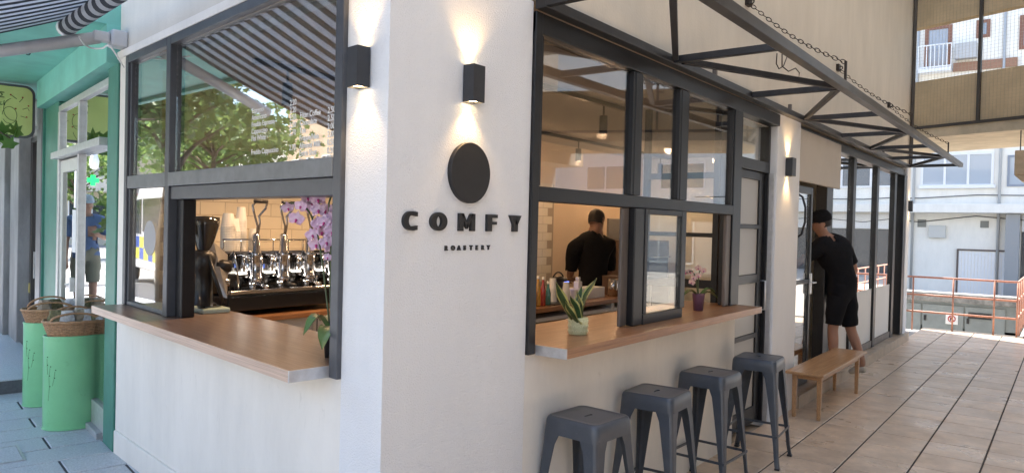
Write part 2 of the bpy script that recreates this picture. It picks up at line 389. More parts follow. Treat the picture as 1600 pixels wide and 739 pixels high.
def tile_mat():
    m = bpy.data.materials.new('terracotta_beige_tile'); m.use_nodes = True
    n = m.node_tree.nodes; l = m.node_tree.links; p = n['Principled BSDF']
    g_ = n.new('ShaderNodeNewGeometry'); oi = n.new('ShaderNodeObjectInfo')
    t = n.new('ShaderNodeTexNoise'); t.inputs['Scale'].default_value = 5; t.inputs['Detail'].default_value = 9; t.inputs['Roughness'].default_value = .7
    l.new(g_.outputs['Position'], t.inputs['Vector'])
    cr = n.new('ShaderNodeValToRGB'); e = cr.color_ramp.elements
    e[0].position = .28; e[0].color = (.45, .34, .24, 1); e[1].position = .68; e[1].color = (.72, .555, .40, 1)
    k = cr.color_ramp.elements.new(.5); k.color = (.57, .44, .32, 1)
    l.new(t.outputs['Fac'], cr.inputs[0])
    hs = n.new('ShaderNodeHueSaturation'); ma = n.new('ShaderNodeMapRange'); ma.inputs[3].default_value = .91; ma.inputs[4].default_value = 1.06
    l.new(oi.outputs['Random'], ma.inputs[0]); l.new(ma.outputs[0], hs.inputs['Value']); l.new(cr.outputs[0], hs.inputs['Color'])
    st = n.new('ShaderNodeTexNoise'); st.inputs['Scale'].default_value = 3.3; st.inputs['Detail'].default_value = 10; st.inputs['Roughness'].default_value = .72; l.new(g_.outputs['Position'], st.inputs['Vector'])
    sr = n.new('ShaderNodeValToRGB'); sr.color_ramp.elements[0].position = .61; sr.color_ramp.elements[1].position = .72; l.new(st.outputs['Fac'], sr.inputs[0])
    sm = n.new('ShaderNodeMath'); sm.operation = 'MULTIPLY'; sm.inputs[1].default_value = .45; l.new(sr.outputs[0], sm.inputs[0])
    sx = n.new('ShaderNodeMix'); sx.data_type = 'RGBA'; l.new(sm.outputs[0], sx.inputs[0]); l.new(hs.outputs[0], sx.inputs[6]); sx.inputs[7].default_value = (.20, .14, .095, 1)
    l.new(sx.outputs[2], p.inputs['Base Color'])
    t2 = n.new('ShaderNodeTexNoise'); t2.inputs['Scale'].default_value = 2.2; t2.inputs['Detail'].default_value = 7
    l.new(g_.outputs['Position'], t2.inputs['Vector'])
    mr = n.new('ShaderNodeMapRange'); mr.inputs[1].default_value = .3; mr.inputs[2].default_value = .7; mr.inputs[3].default_value = .24; mr.inputs[4].default_value = .42
    l.new(t2.outputs['Fac'], mr.inputs[0]); l.new(mr.outputs[0], p.inputs['Roughness'])
    b = n.new('ShaderNodeBump'); b.inputs['Strength'].default_value = .12; b.inputs['Distance'].default_value = .003
    l.new(t.outputs['Fac'], b.inputs['Height']); l.new(b.outputs[0], p.inputs['Normal'])
    return m
m_floor_tile = tile_mat()
def slab_mesh(name, lx, ly, h, gap, bev, m):
    a, b = lx / 2 - gap, ly / 2 - gap
    vs = [(sx * a, sy * b, -h) for sx, sy in ((-1, -1), (1, -1), (1, 1), (-1, 1))]
    vs += [(sx * a, sy * b, -bev) for sx, sy in ((-1, -1), (1, -1), (1, 1), (-1, 1))]
    vs += [(sx * (a - bev), sy * (b - bev), 0) for sx, sy in ((-1, -1), (1, -1), (1, 1), (-1, 1))]
    fs = [(8, 9, 10, 11)] + [(i, (i + 1) % 4, 4 + (i + 1) % 4, 4 + i) for i in range(4)] + [(4 + i, 4 + (i + 1) % 4, 8 + (i + 1) % 4, 8 + i) for i in range(4)]
    me = bpy.data.meshes.new(name); me.from_pydata(vs, [], fs); me.materials.append(m); return me
pf = boxo('passage_floor', (-4.6, 13.3, -7.2, .02, -.05, -.006), m_grout)
tag(pf, kind='structure')
me = slab_mesh('floor_tile', .405, .405, .02, .0062, .0035, m_floor_tile)
rest = MB()
for i in range(-12, 31):
    for j in range(0, 17):
        cx, cy = .878 + .405 * (i + .5), .03 - .405 * (j + .5)
        if cx > 13.2: continue
        if j == 0: pass
        if i >= -1 and j < 6:
            o = bpy.data.objects.new('floor_tile', me); COL.objects.link(o)
            place(o, T(cx, cy, random.uniform(-.0012, .0004)) @ Matrix.Rotation(random.uniform(-.0016, .0016), 4, 'X'), pf)
        elif cx > -4.4:
            k = .2
            rest.box(cx - k, cx + k, cy - k, cy + k, -.02, random.uniform(-.001, 0))
tag(rest.build('floor_tile_field', m_floor_tile, pf), kind='stuff')

m_pave = mat('grey_granite_slab', (.60, .62, .65), .5, var=(90, .3), bump=(140, .25))
m_joint = mat('paving_joint', (.10, .10, .105), .9, var=(30, .4))
pv = MB().add([(-3.4, 40, -.05), (-3.4, 0.02, -.05)] + [], [])
pv = MB().prism([(-3.6, .03), (.0, .03), (.46, 3.25), (3.4, 17.4), (-3.6, 17.4)], -.05, .032).build('pavement', m_joint)
tag(pv, kind='structure')
me = slab_mesh('paving_slab', .66, .33, .02, .008, .005, m_pave)
restp = MB()
for j in range(-11, 7):
    for i in range(-1, 6):
        t = .165 + .33 * j; o_ = .0 + .66 * (i + .5) + (.33 if j % 2 else 0)
        if -4 <= j and i < 3:
            o = bpy.data.objects.new('paving_slab', me); COL.objects.link(o)
            place(o, FG @ T(t, o_, .04 + random.uniform(-.0015, .0015), R(90)), pv)
        else:
            c = FG @ Vector((t, o_, 0))
            if c.x > -3.4 and c.y > .3:
                q = MB().box(-.16, .16, -.325, .325, .02, .04); q.xf(FG @ T(t, o_, 0)); restp.add(q.v, q.f)
for j in range(7, 40):
    for i in range(0, 6):
        c = FG @ Vector((.165 + .33 * j, .66 * (i + .5), 0))
        q = MB().box(-.16, .16, -.325, .325, .02, .04); q.xf(FG @ T(.165 + .33 * j, .66 * (i + .5), 0)); restp.add(q.v, q.f)
tag(restp.build('paving_field', m_pave, pv), kind='stuff')
rd = MB().add([(-12, -90, -.045), (-3.75, -90, -.045), (-3.75, 140, -.045), (-12, 140, -.045)], [(0, 1, 2, 3)]).build('road', m_asphalt)
tag(rd, kind='structure')
kb = MB()
for i in range(60): kb.box(-3.75, -3.6, -20 + i, -19.005 + i, -.05, .055)
tag(kb.build('kerb', m_concrete, bevel=.01), kind='structure')
tag(boxo('far_pavement', (-15.6, -12, -90, 140, -.05, .06), m_concrete), kind='structure')

# ============================================================ THE COFFEE SHOP
shop = thing('coffee_shop', 'white corner coffee shop with black framed serving windows', 'building', (0, 0, 0))
# pillar at the corner: a wedge between the two fronts
pA = FA @ Vector((.292, 0, 0)); pAi = FA @ Vector((.292, -.25, 0))
pil = MB().prism([(0, 0), (.914, 0), (.914, .25), (.30, .25), (pAi.x + .02, pAi.y), (pA.x, pA.y)], -.05, 2.745).build('corner_pillar', m_plaster, shop, bevel=.012, bseg=2)
# low walls under the two counters
boxo('street_wall', (.294, 3.215, -.22, -.004, -.05, 1.05), m_lowwall, shop, FA)
boxo('street_plinth', (.30, 3.20, -.05, .012, -.05, .195), m_lowwall, shop, FA, bevel=.008)
boxo('passage_wall', (.916, 3.69, .006, .2, -.05, 1.06), m_lowwall, shop)
# upper storeys
ub = MB().prism([(0, -.0), (11.2, 0), (11.2, 9), (3.2, 9), (P0.x, P0.y)], 2.752, 9.4).build('upper_storeys', m_cream, shop)
boxo('drip_band', (.0, 3.21, -.02, .022, 2.752, 2.80), m_lowwall, shop, FA)
# end jamb of the street wall
boxo('end_jamb', (3.045, 3.212, -.22, 0, 1.05, 2.752), m_lowwall, shop, FA)
# inner pillar beside the door, far end pillar
boxo('door_pillar', (4.585, 5.262, -.0, .35, -.05, 2.752), m_plaster, shop, bevel=.01)
boxo('end_pillar', (10.93, 11.2, -.01, .35, -.05, 2.752), m_plaster, shop, bevel=.01)
boxo('end_wall', (11.0, 11.2, .35, 9, -.05, 2.752), m_cream, shop)
# interior shell
i0, i1 = FA @ Vector((.30, -.215, 0)), FA @ Vector((3.16, -.215, 0))
room = [(i0.x, i0.y), (.93, .21), (11, .21), (11, 3.19), (i1.x, 3.19)]
MB().prism(room, -.06, .01).build('interior_floor', mat('interior_floor_tile', (.30, .27, .23), .35, var=(4, .2)), shop)
MB().prism(room, 2.705, 2.75).build('interior_ceiling', mat('grey_interior_ceiling', (.42, .39, .35), .85), shop)
bw = boxo('back_wall', (.66, 11, 3.05, 3.18, .011, 2.704), m_inwall, shop)
boxo('room_divider', (7.95, 8.05, 1.3, 3.05, 0, 2.72), m_white, shop)
# glazed tiles of the back wall, one by one, half bond
me = slab_mesh('wall_tile', .2, .1, .008, .0012, .003, m_tile)
Mw = Matrix((Vector((1, 0, 0)), Vector((0, 0, 1)), Vector((0, -1, 0)))).transposed().to_4x4()
for r_ in range(0, 12):
    for c_ in range(0, 26):
        x = .77 + .2 * c_ + (.1 if r_ % 2 else 0); z = 1.05 + .1 * r_
        if not (x < 2.9 or x > 4.75) or x > 5.52: continue
        if z > 2.0 and x < 4: continue
        o = bpy.data.objects.new('wall_tile', me); COL.objects.link(o)
        m4 = Mw.copy(); m4.translation = (x, 3.042 - random.uniform(0, .0008), z); place(o, m4, bw)
boxo('tile_backing', (.67, 5.60, 3.044, 3.05, .95, 2.2), mat('tile_grout', (.40, .33, .26), .9), shop)

# ---- street window (frame coordinates: along, outward, up)
wA = MB()
wA.box(.292, .352, -.07, .022, 1.035, 2.752)            # right post
wA.box(2.215, 2.283, -.07, .018, 1.085, 2.752)          # post between sash and hatch
wA.box(2.99, 3.045, -.07, .018, 1.085, 2.752)           # left post
wA.box(.352, 2.215, -.07, .018, 2.70, 2.752)            # head
wA.box(2.283, 2.99, -.07, .018, 2.70, 2.752)
fA = wA.build('street_window', m_greyfr, shop, FA, bevel=.004)
tag(fA, 'charcoal framed street window with menu lettering over an open hatch')
m_tr = mat('transom_grey', (.17, .18, .19), .4, var=(12, .25), bump=(30, .05))
boxo('transom', (.354, 2.213, -.05, .024, 1.862, 1.942), m_tr, fA, FA, bevel=.004)
boxo('shutter_box', (.354, 2.213, -.16, .006, 1.785, 1.860), m_greyfr, fA, FA, bevel=.004)
boxo('sash_rail', (2.285, 2.988, -.05, .014, 1.862, 1.945), m_tr, fA, FA, bevel=.004)
boxo('sash_rail', (2.285, 2.988, -.05, .006, 1.085, 1.11), m_tr, fA, FA, bevel=.004)
for s0 in (2.285, 2.958):
    for z0, z1 in ((1.112, 1.86), (1.947, 2.698)): boxo('sash_stile', (s0, s0 + .03, -.05, .004, z0, z1), m_greyfr, fA, FA, bevel=.003)
MB().box(2.115, 2.213, -.11, -.03, 1.085, 1.785).build('parked_sash', m_black, fA, FA, bevel=.006)
MB().box(.354, .385, -.12, -.02, 1.085, 1.785).build('hatch_track', m_black, fA, FA)
boxo('pane', (.356, 2.211, -.022, -.016, 1.944, 2.698), m_glassA, fA, FA)
boxo('pane', (2.317, 2.956, -.022, -.016, 1.947, 2.698), m_glassA, fA, FA)
boxo('pane', (2.317, 2.956, -.022, -.016, 1.112, 1.86), m_glassA, fA, FA)
MB().lathe([(.112, 0), (.112, .0006)], (2.62, -.0145, 1.54), 40, axis='y').build('round_sticker', mat('grey_vinyl', (.36, .36, .37), .5), fA, FA)
m_vinyl = mat('white_vinyl', (.82, .82, .80), .5)
rows = [('Espresso', '2.20'), ('Americano', '2.20'), ('Freddo Espresso', '2.50'), ('Cappuccino', '2.50'), ('Flat White', '2.70'), ('', ''), ('Freddo Cappuccino', '2.70')]
rows2 = [('Filter Coffee', '2.50'), ('Chocolate', '2.50'), ('Tea', '2.00'), ('Frappe/Nes', '2.00'), ('Almond Milk', '0.50'), ('Extra Shot', '0.50'), ('Decaf', '0.50')]
k = 0
for (cs, ps, rr, z0) in ((1.19, .80, rows, 2.20), (.705, .465, rows2, 2.135)):
    for i, (a, b_) in enumerate(rr):
        for s_, body in ((cs, a), (ps, b_)):
            if not body: continue
            me_ = text_mesh(body, .036, .0003, .0004)
            link('menu_lettering', me_, m_vinyl, fA, text_on_A(s_, z0 - .034 * i, -.0150))

# ---- passage window (x, outward is -y)
wB = MB()
wB.box(.916, .972, -.018, .07, 1.06, 2.70)              # left post
wB.box(3.535, 3.70, -.012, .09, 1.105, 2.60)            # right post
wB.box(.916, 4.583, -.016, .08, 2.60, 2.70)             # head beam
fB = wB.build('passage_window', m_black, shop, bevel=.004)
tag(fB, 'black steel passage window with four upper panes and sliding sash')
MB().box(.974, 3.533, -.014, .07, 1.80, 1.872).build('transom', m_black, fB, bevel=.004)
MB().box(1.945, 2.01, -.008, .06, 1.874, 2.598).build('mullion', m_black, fB, bevel=.003)
MB().box(2.585, 2.675, -.008, .06, 1.874, 2.598).build('mullion', m_black, fB, bevel=.003)
m_gal = mat('weathered_steel', (.17, .145, .13), .5, .3, var=(10, .4), stretch=(1, 1, .2))
boxo('sash_post', (1.835, 1.915, -.0, .022, 1.106, 1.798), m_gal, fB, bevel=.006)
boxo('sash_post', (1.917, 2.035, -.04, .01, 1.106, 1.798), m_black, fB, bevel=.006)
MB().box(2.037, 2.59, -.045, -.005, 1.104, 1.165).box(2.55, 2.62, -.045, -.005, 1.167, 1.798).box(2.037, 2.075, -.045, -.005, 1.167, 1.798).box(2.077, 2.548, -.045, -.005, 1.765, 1.798).build('sliding_sash', m_black, fB, bevel=.003)
boxo('sash_post', (3.44, 3.53, .0, .025, 1.106, 1.798), m_gal, fB, bevel=.006)
boxo('pane', (2.077, 2.548, -.028, -.022, 1.167, 1.763), m_glass, fB)
for x0, x1 in ((.974, 1.943), (2.012, 2.583), (2.677, 3.533)):
    boxo('pane', (x0, x1, .02, .026, 1.874, 2.598), m_glassU, fB)
    for xa in (x0, x1 - .025): boxo('glazing_bead', (xa, xa + .025, -.004, .05, 1.876, 2.596), m_black, fB)
# door beside the window
d = MB()
d.box(3.702, 3.74, .06, .16, .0, 2.598); d.box(4.545, 4.583, .06, .16, .0, 2.598); d.box(3.74, 4.545, .06, .16, 2.19, 2.28)
dr = d.build('door_frame', m_black, shop, bevel=.003)
boxo('fanlight_pane', (3.742, 4.543, .10, .106, 2.282, 2.598), m_glass, dr)
lf = MB()
lf.box(3.745, 3.80, .09, .13, .02, 2.186); lf.box(4.42, 4.54, .09, .13, .02, 2.186)
for z0, z1 in ((2.12, 2.186), (1.70, 1.735), (1.235, 1.31), (.76, .80), (.02, .16)): lf.box(3.80, 4.42, .09, .13, z0, z1)
lfo = lf.build('side_door', m_black, shop, bevel=.003)
tag(lfo, 'black side door with five bars and frosted panes')
for z0, z1 in ((.162, .758), (.802, 1.233), (1.312, 1.698), (1.737, 2.118)): boxo('frosted_pane', (3.802, 4.418, .105, .113, z0, z1), mat('grey_frosted_film', (.40, .39, .37), .4), lfo)
MB().tube([(4.47, .08, 1.0), (4.47, .035, 1.0), (4.47, .035, 1.25), (4.47, .08, 1.25)], .009, 8).build('pull_handle', m_silver, lfo, smooth=True)
boxo('door_strip', (4.56, 4.585, .02, .058, .0, 2.19), m_silver, shop)
# glazed partition inside, beyond the hatch
gp = MB()
for y in (.20, .83): gp.box(3.78, 3.83, y, y + .05, .01, 2.7)
for z0, z1 in ((2.10, 2.15), (1.62, 1.655), (1.20, 1.27), (.70, .75)):
    gp.box(3.785, 3.825, .25, .83, z0, z1)
gpo = gp.build('glazed_partition', m_black, shop, bevel=.003)
boxo('partition_pane', (3.803, 3.809, .25, .83, .02, 2.68), m_glass, gpo)

# ---- the entrance and the glazed front further down the passage
ent = MB()
ent.box(5.264, 5.33, .05, .15, .12, 2.60); ent.box(6.66, 6.90, .10, .22, .12, 2.60); ent.box(5.264, 10.93, .03, .22, 2.60, 2.70)
for x0, x1 in ((7.70, 7.84), (9.06, 9.20), (10.32, 10.48)): ent.box(x0, x1, .06, .13, .12, 2.60)
ent.box(10.74, 10.93, .0, .13, .13, 2.60)
eo = ent.build('glazed_front', m_black, shop, bevel=.004)
tag(eo, 'black framed glazed front with frosted lower panels')
ent2 = MB()
for x0, x1 in ((6.90, 7.70), (7.84, 9.06), (9.20, 10.32)):
    boxo('pane', (x0 + .002, x1 - .002, .095, .101, .93, 2.598), m_glassF, eo)
    boxo('frosted_panel', (x0 + .002, x1 - .002, .09, .104, .22, .93), m_frost, eo)
    boxo('bottom_rail', (x0 + .002, x1 - .002, .07, .13, .13, .218), m_gal, eo, bevel=.004)
boxo('pane', (10.482, 10.738, .095, .101, .14, 2.598), m_glassF, eo)
boxo('roller_blind', (5.27, 6.80, .0, .035, 2.17, 2.665), mat('beige_blind_cloth', (.52, .47, .41), .8, var=(3, .08), bump=(200, .1)), shop, bevel=.006)
boxo('plinth', (5.262, 11.2, -.045, .35, -.05, .115), mat('plinth_core', (.36, .29, .22), .7), shop)
m_pt = mat('beige_plinth_tile', (.46, .36, .26), .4, var=(8, .25), bump=(30, .1))
x = 5.262; pme = None
while x < 11.15:
    x1 = min(x + .405, 11.2)
    boxo('plinth_tile', (x + .003, x1 - .003, -.055, -.045, -.0, .112), m_pt, shop)
    boxo('plinth_tile', (x + .003, x1 - .003, -.058, .16, .115, .127), m_pt, shop, bevel=.003)
    x = x1
# open glass door leaf
dl = MB()
dl.box(5.335, 5.40, .06, .11, .14, 2.14); dl.box(5.90, 5.955, .06, .11, .14, 2.14)
dl.box(5.40, 5.90, .06, .11, 2.07, 2.14); dl.box(5.40, 5.90, .06, .11, .14, .24); dl.box(5.40, 5.90, .06, .11, 1.16, 1.20)
dlo = dl.build('entrance_door', m_black, shop, bevel=.003)
tag(dlo, 'glass entrance door leaf in black frame with bow handle')
boxo('pane', (5.402, 5.898, .082, .088, 1.202, 2.068), m_glassA, dlo); boxo('pane', (5.402, 5.898, .082, .088, .242, 1.158), m_glassA, dlo)
MB().tube([(5.37, .06, 1.62), (5.37, -.0, 1.66), (5.37, -.03, 1.78), (5.37, -.03, 1.92), (5.37, -.0, 2.02), (5.37, .06, 2.06)], .011, 8).build('bow_handle', m_blackpl, dlo, smooth=True)
MB().box(5.90, 5.95, .045, .06, 1.05, 1.26).tube([(5.925, .05, 1.17), (5.925, .0, 1.17), (5.80, .0, 1.17)], .009, 8).build('lever_handle', m_silver, dlo, bevel=.003)

# ---- serving counters (things of their own)
def counter(label, fr, x0, x1, front, back, top, mtop, medge, nsplit):
    t = thing('serving_counter', label, 'counter', fr=fr @ Matrix.Translation(((x0 + x1) / 2, 0, top - .046)), group=None)
    boxo('counter_top', (x0, x1, front, back, top - .042, top), mtop, t, fr, bevel=.003)
    f0, f1 = (front, front + (.006 if front > back else -.006))
    boxo('front_edging', (x0, x1, f0, f1, top - .046, top + .001), medge, t, fr)
    return t
cA = counter('oak serving counter along the street wall with orchid at its end', FA, .356, 3.045, .194, -.42, 1.083, m_oakA, m_oakedge, 0)
boxo('end_cap', (.350, .3555, -.30, .200, 1.036, 1.084), m_alu, cA, FA)
cB = counter('oak serving counter above the bar stools in the passage', I4, .976, 3.685, -.194, .42, 1.104, m_oak, m_oak, 0)
boxo('end_cap', (.9695, .9755, -.20, -.02, 1.056, 1.105), m_alu, cB)
MB().box(3.6855, 3.69, -.20, -.02, 1.056, 1.105).build('end_cap', m_alu, cB)

# ============================================================ helpers that turn a pixel of the photograph into a point on a known plane
def _M():
    o = SC.camera.matrix_basis.to_3x3(); return o
def ray(x, y): return _M() @ Vector((x - 800, -(y - 369.5), -F_PX))
def on_y(x, y, Y): r = ray(x, y); return CAM + r * ((Y - CAM.y) / r.y)
def on_x(x, y, X): r = ray(x, y); return CAM + r * ((X - CAM.x) / r.x)
def on_z(x, y, Z): r = ray(x, y); return CAM + r * ((Z - CAM.z) / r.z)

# ============================================================ WALL LAMPS
m_warm = mat('lamp_lens', (1, .9, .7), .3, emit=((1, .72, .38), 6))
def sconce(fr, x0, x1, z0, z1, sgn, label, power):
    """fr: frame with outward along sgn*y"""
    o1 = .064 * sgn; c = fr @ Matrix.Translation(((x0 + x1) / 2, 0, (z0 + z1) / 2))
    t = thing('wall_lamp', label, 'lamp', fr=c)
    b = MB(); e = .004
    b.box(x0, x0 + e, .006 * sgn, o1, z0, z1); b.box(x1 - e, x1, .006 * sgn, o1, z0, z1)
    b.box(x0 + e, x1 - e, o1 - e * sgn, o1, z0, z1); b.box(x0 + e, x1 - e, .006 * sgn, (.006 + e) * sgn, z0, z1)
    b.build('housing', m_black_lamp, t, fr)
    boxo('back_plate', (x0 + .01, x1 - .01, 0, .006 * sgn, z0 + .01, z1 - .01), m_black_lamp, t, fr)
    for zz, d in ((z1 - .012, 1), (z0 + .012, -1)):
        MB().lathe([(.024, zz - .006), (.024, zz)], ((x0 + x1) / 2, .036 * sgn, 0), 20).build('lens', m_warm, t, fr)
        l = bpy.data.lights.new('lamp_beam', 'SPOT'); l.energy = power; l.color = (1, .62, .27); l.spot_size = R(100); l.spot_blend = .9; l.shadow_soft_size = .012
        lo = bpy.data.objects.new('lamp_beam', l); COL.objects.link(lo)
        p = fr @ Vector(((x0 + x1) / 2, .036 * sgn, zz + .014 * d))
        m = Matrix.Rotation(0 if d < 0 else math.pi, 4, 'X'); m.translation = p
        place(lo, m, t)
m_black_lamp = mat('anthracite_lamp', (.035, .037, .042), .45, var=(30, .15))
sconce(I4, .416, .490, 2.195, 2.350, -1, 'anthracite up-and-down wall lamp above the black disc', 2.0)
sconce(FA, .119, .192, 2.20, 2.355, 1, 'anthracite up-and-down wall lamp beside the street window', 2.0)
q = on_y(1230, 262, 0)
sconce(I4, q.x - .06, q.x + .05, q.z - .08, q.z + .085, -1, 'anthracite wall lamp on the pillar beside the side door', 2.6)
q = on_y(1417, 312, 0)
sconce(I4, 11.06, 11.15, 2.05, 2.22, -1, 'small wall lamp on the far end pillar of the passage', 1)

# ============================================================ SIGN: disc and raised letters
MB().lathe([(.129, 0), (.129, -.018), (.127, -.020)], (.466, 0, 1.898), 72, axis='y').build('sign_disc', mat('sign_black', (.018, .018, .020), .5, var=(40, .15)))
tag(bpy.data.objects['sign_disc'], 'round black disc mounted on the white pillar', 'sign')
sg = thing('wall_lettering', 'raised black letters COMFY ROASTERY on the white pillar', 'sign', (.466, 0, 1.57))
m_sign = MATS['sign_black']
def letter(ch, x0, x1, z0, z1):
    H_, W = z1 - z0, x1 - x0; b = MB(); d0, d1 = 0, -.014
    def P(poly): b.prism(poly, d0, d1, lambda p, a: (x0 + p[0] * W, a, z0 + p[1] * H_))
    def ring(a0, a1, n, ins):
        for i in range(n):
            u, v = a0 + (a1 - a0) * i / n, a0 + (a1 - a0) * (i + 1) / n
            f = lambda t, rx, ry: (.5 + rx * math.cos(t), .5 + ry * math.sin(t))
            P([f(u, .5, .5), f(v, .5, .5), f(v, ins[0], ins[1]), f(u, ins[0], ins[1])])
    if ch == 'O': ring(0, 2 * math.pi, 28, (.17, .30))
    if ch == 'C':
        for i in range(20):
            u, v = R(72) + R(216) * i / 20, R(72) + R(216) * (i + 1) / 20
            f = lambda t, rx, ry: (.56 + rx * math.cos(t), .5 + ry * math.sin(t))
            P([f(u, .56, .5), f(v, .56, .5), f(v, .20, .29), f(u, .20, .29)])
        P([(.70, 1.0), (.62, .79), (1, .74), (1, .97)]); P([(.70, 0), (1, .03), (1, .26), (.62, .21)])
    if ch == 'M':
        P([(0, 0), (.26, 0), (.26, 1), (0, 1)]); P([(.74, 0), (1, 0), (1, 1), (.74, 1)])
        P([(.12, 1), (.26, 1), (.55, .34), (.5, .12), (.44, .20)]); P([(.88, 1), (.56, .20), (.5, .12), (.45, .34), (.74, 1)])
    if ch == 'F':
        P([(0, 0), (.46, 0), (.46, 1), (0, 1)]); P([(.46, .80), (1, .80), (1, 1), (.46, 1)]); P([(.46, .40), (.93, .40), (.93, .58), (.46, .58)])
    if ch == 'Y':
        P([(.30, 0), (.70, 0), (.70, .45), (.30, .45)]); P([(0, 1), (.46, 1), (.52, .80), (.70, .45), (.30, .45)]); P([(1, 1), (.54, 1), (.5, .88), (.45, .45), (.70, .45)])
    return b.build('letter', m_sign, sg)
for ch, a, c in (('C', 629, 651), ('O', 672, 697.5), ('M', 716.5, 741), ('F', 760, 776), ('Y', 795.5, 813)):
    letter(ch, on_y(a, 345, -.007).x, on_y(c, 345, -.007).x, 1.650, 1.725)
xs = [.328 + .0395 * i for i in range(8)]
for ch, x in zip('ROASTERY', xs):
    link('letter', text_mesh(ch, .0265, .0035, .0014), m_sign, sg, text_on_B(x, 1.5695, -.0036))

# ============================================================ CANOPY of steel bars
cn = thing('steel_canopy', 'open black steel canopy frame with zigzag braces above the passage windows', 'canopy', (5.7, 0, 2.70))
m_can = mat('canopy_steel', (.030, .030, .033), .4, .2, var=(12, .35), bump=(40, .06))
N = [.905 + 1.385 * k for k in range(8)]; YO = -.745; ZC = 2.725
boxo('inner_beam', (.90, 10.62, -.085, -.02, 2.702, 2.752), m_can, cn, bevel=.004)
ob = boxo('outer_beam', (.86, 10.66, YO - .03, YO + .03, 2.695, 2.755), mat('outer_beam_steel', (.10, .095, .09), .38, .5, var=(6, .4), stretch=(.6, 1, 1)), cn, bevel=.004)
for k, x in enumerate(N):
    MB().bar((x, -.087, ZC), (x, YO + .032, ZC), .04, .042).build('cross_member', m_can, cn, bevel=.003)
for a, b in ((1, 0), (1, 2), (3, 2), (3, 4), (5, 4), (5, 6), (7, 6)):
    p, q = Vector((N[a], -.09, ZC)), Vector((N[b], YO + .03, ZC)); d = (q - p).normalized()
    MB().bar(p + d * .06, q - d * .05, .036, .038).build('diagonal_brace', m_can, cn, bevel=.003)
for x in (1.05, 3.1, 4.85, 7.1, 9.0):
    MB().box(x - .012, x + .012, -.028, -.0, 2.752, 2.83).build('wall_clip', m_gal, cn)
m_chain = mat('rusty_chain', (.06, .045, .035), .5, .7, var=(60, .5))
for k in (0, 2, 4, 6):
    a, b = Vector((N[k] + .05, -.01, 3.46)), Vector((N[k] + .02, YO, 2.90)); c = MB(); n = 24
    for i in range(n):
        u = (i + .5) / n; p = a.lerp(b, u) + Vector((0, 0, -.05 * math.sin(math.pi * u)))
        d = (b - a).normalized(); rot = d.to_track_quat('X', 'Z').to_matrix().to_4x4() @ Matrix.Rotation(math.pi / 2 * (i % 2), 4, 'X')
        c.torus(p, .0125, .0033, 10, 6, rot, 2.0, 1)
    c.build('chain', m_chain, cn, smooth=True)
    MB().box(N[k] + .01, N[k] + .03, YO - .008, YO + .008, 2.756, 2.91).build('chain_hook', m_chain, cn)
    MB().box(N[k] + .01, N[k] + .09, -.03, 0, 3.43, 3.50).torus((N[k] + .05, -.04, 3.46), .018, .006, 12, 6, Matrix.Rotation(math.pi / 2, 4, 'Y')).build('chain_bracket', m_chain, cn)
cb = [on_y(x, y, -.5) for x, y in ((1214, 84), (1213, 100), (1217, 108), (1224, 104), (1231, 86))]
cb2 = [on_y(x, y, -.5) for x, y in ((1222, 85), (1222, 104), (1232, 112), (1243, 107), (1249, 114), (1248, 124), (1240, 122))]
tag(MB().tube([p for p in cb], .004, 6).tube([p for p in cb2], .004, 6).build('loose_cable', m_chain, smooth=True), 'loose dark cable hanging in loops from the canopy', 'cable')

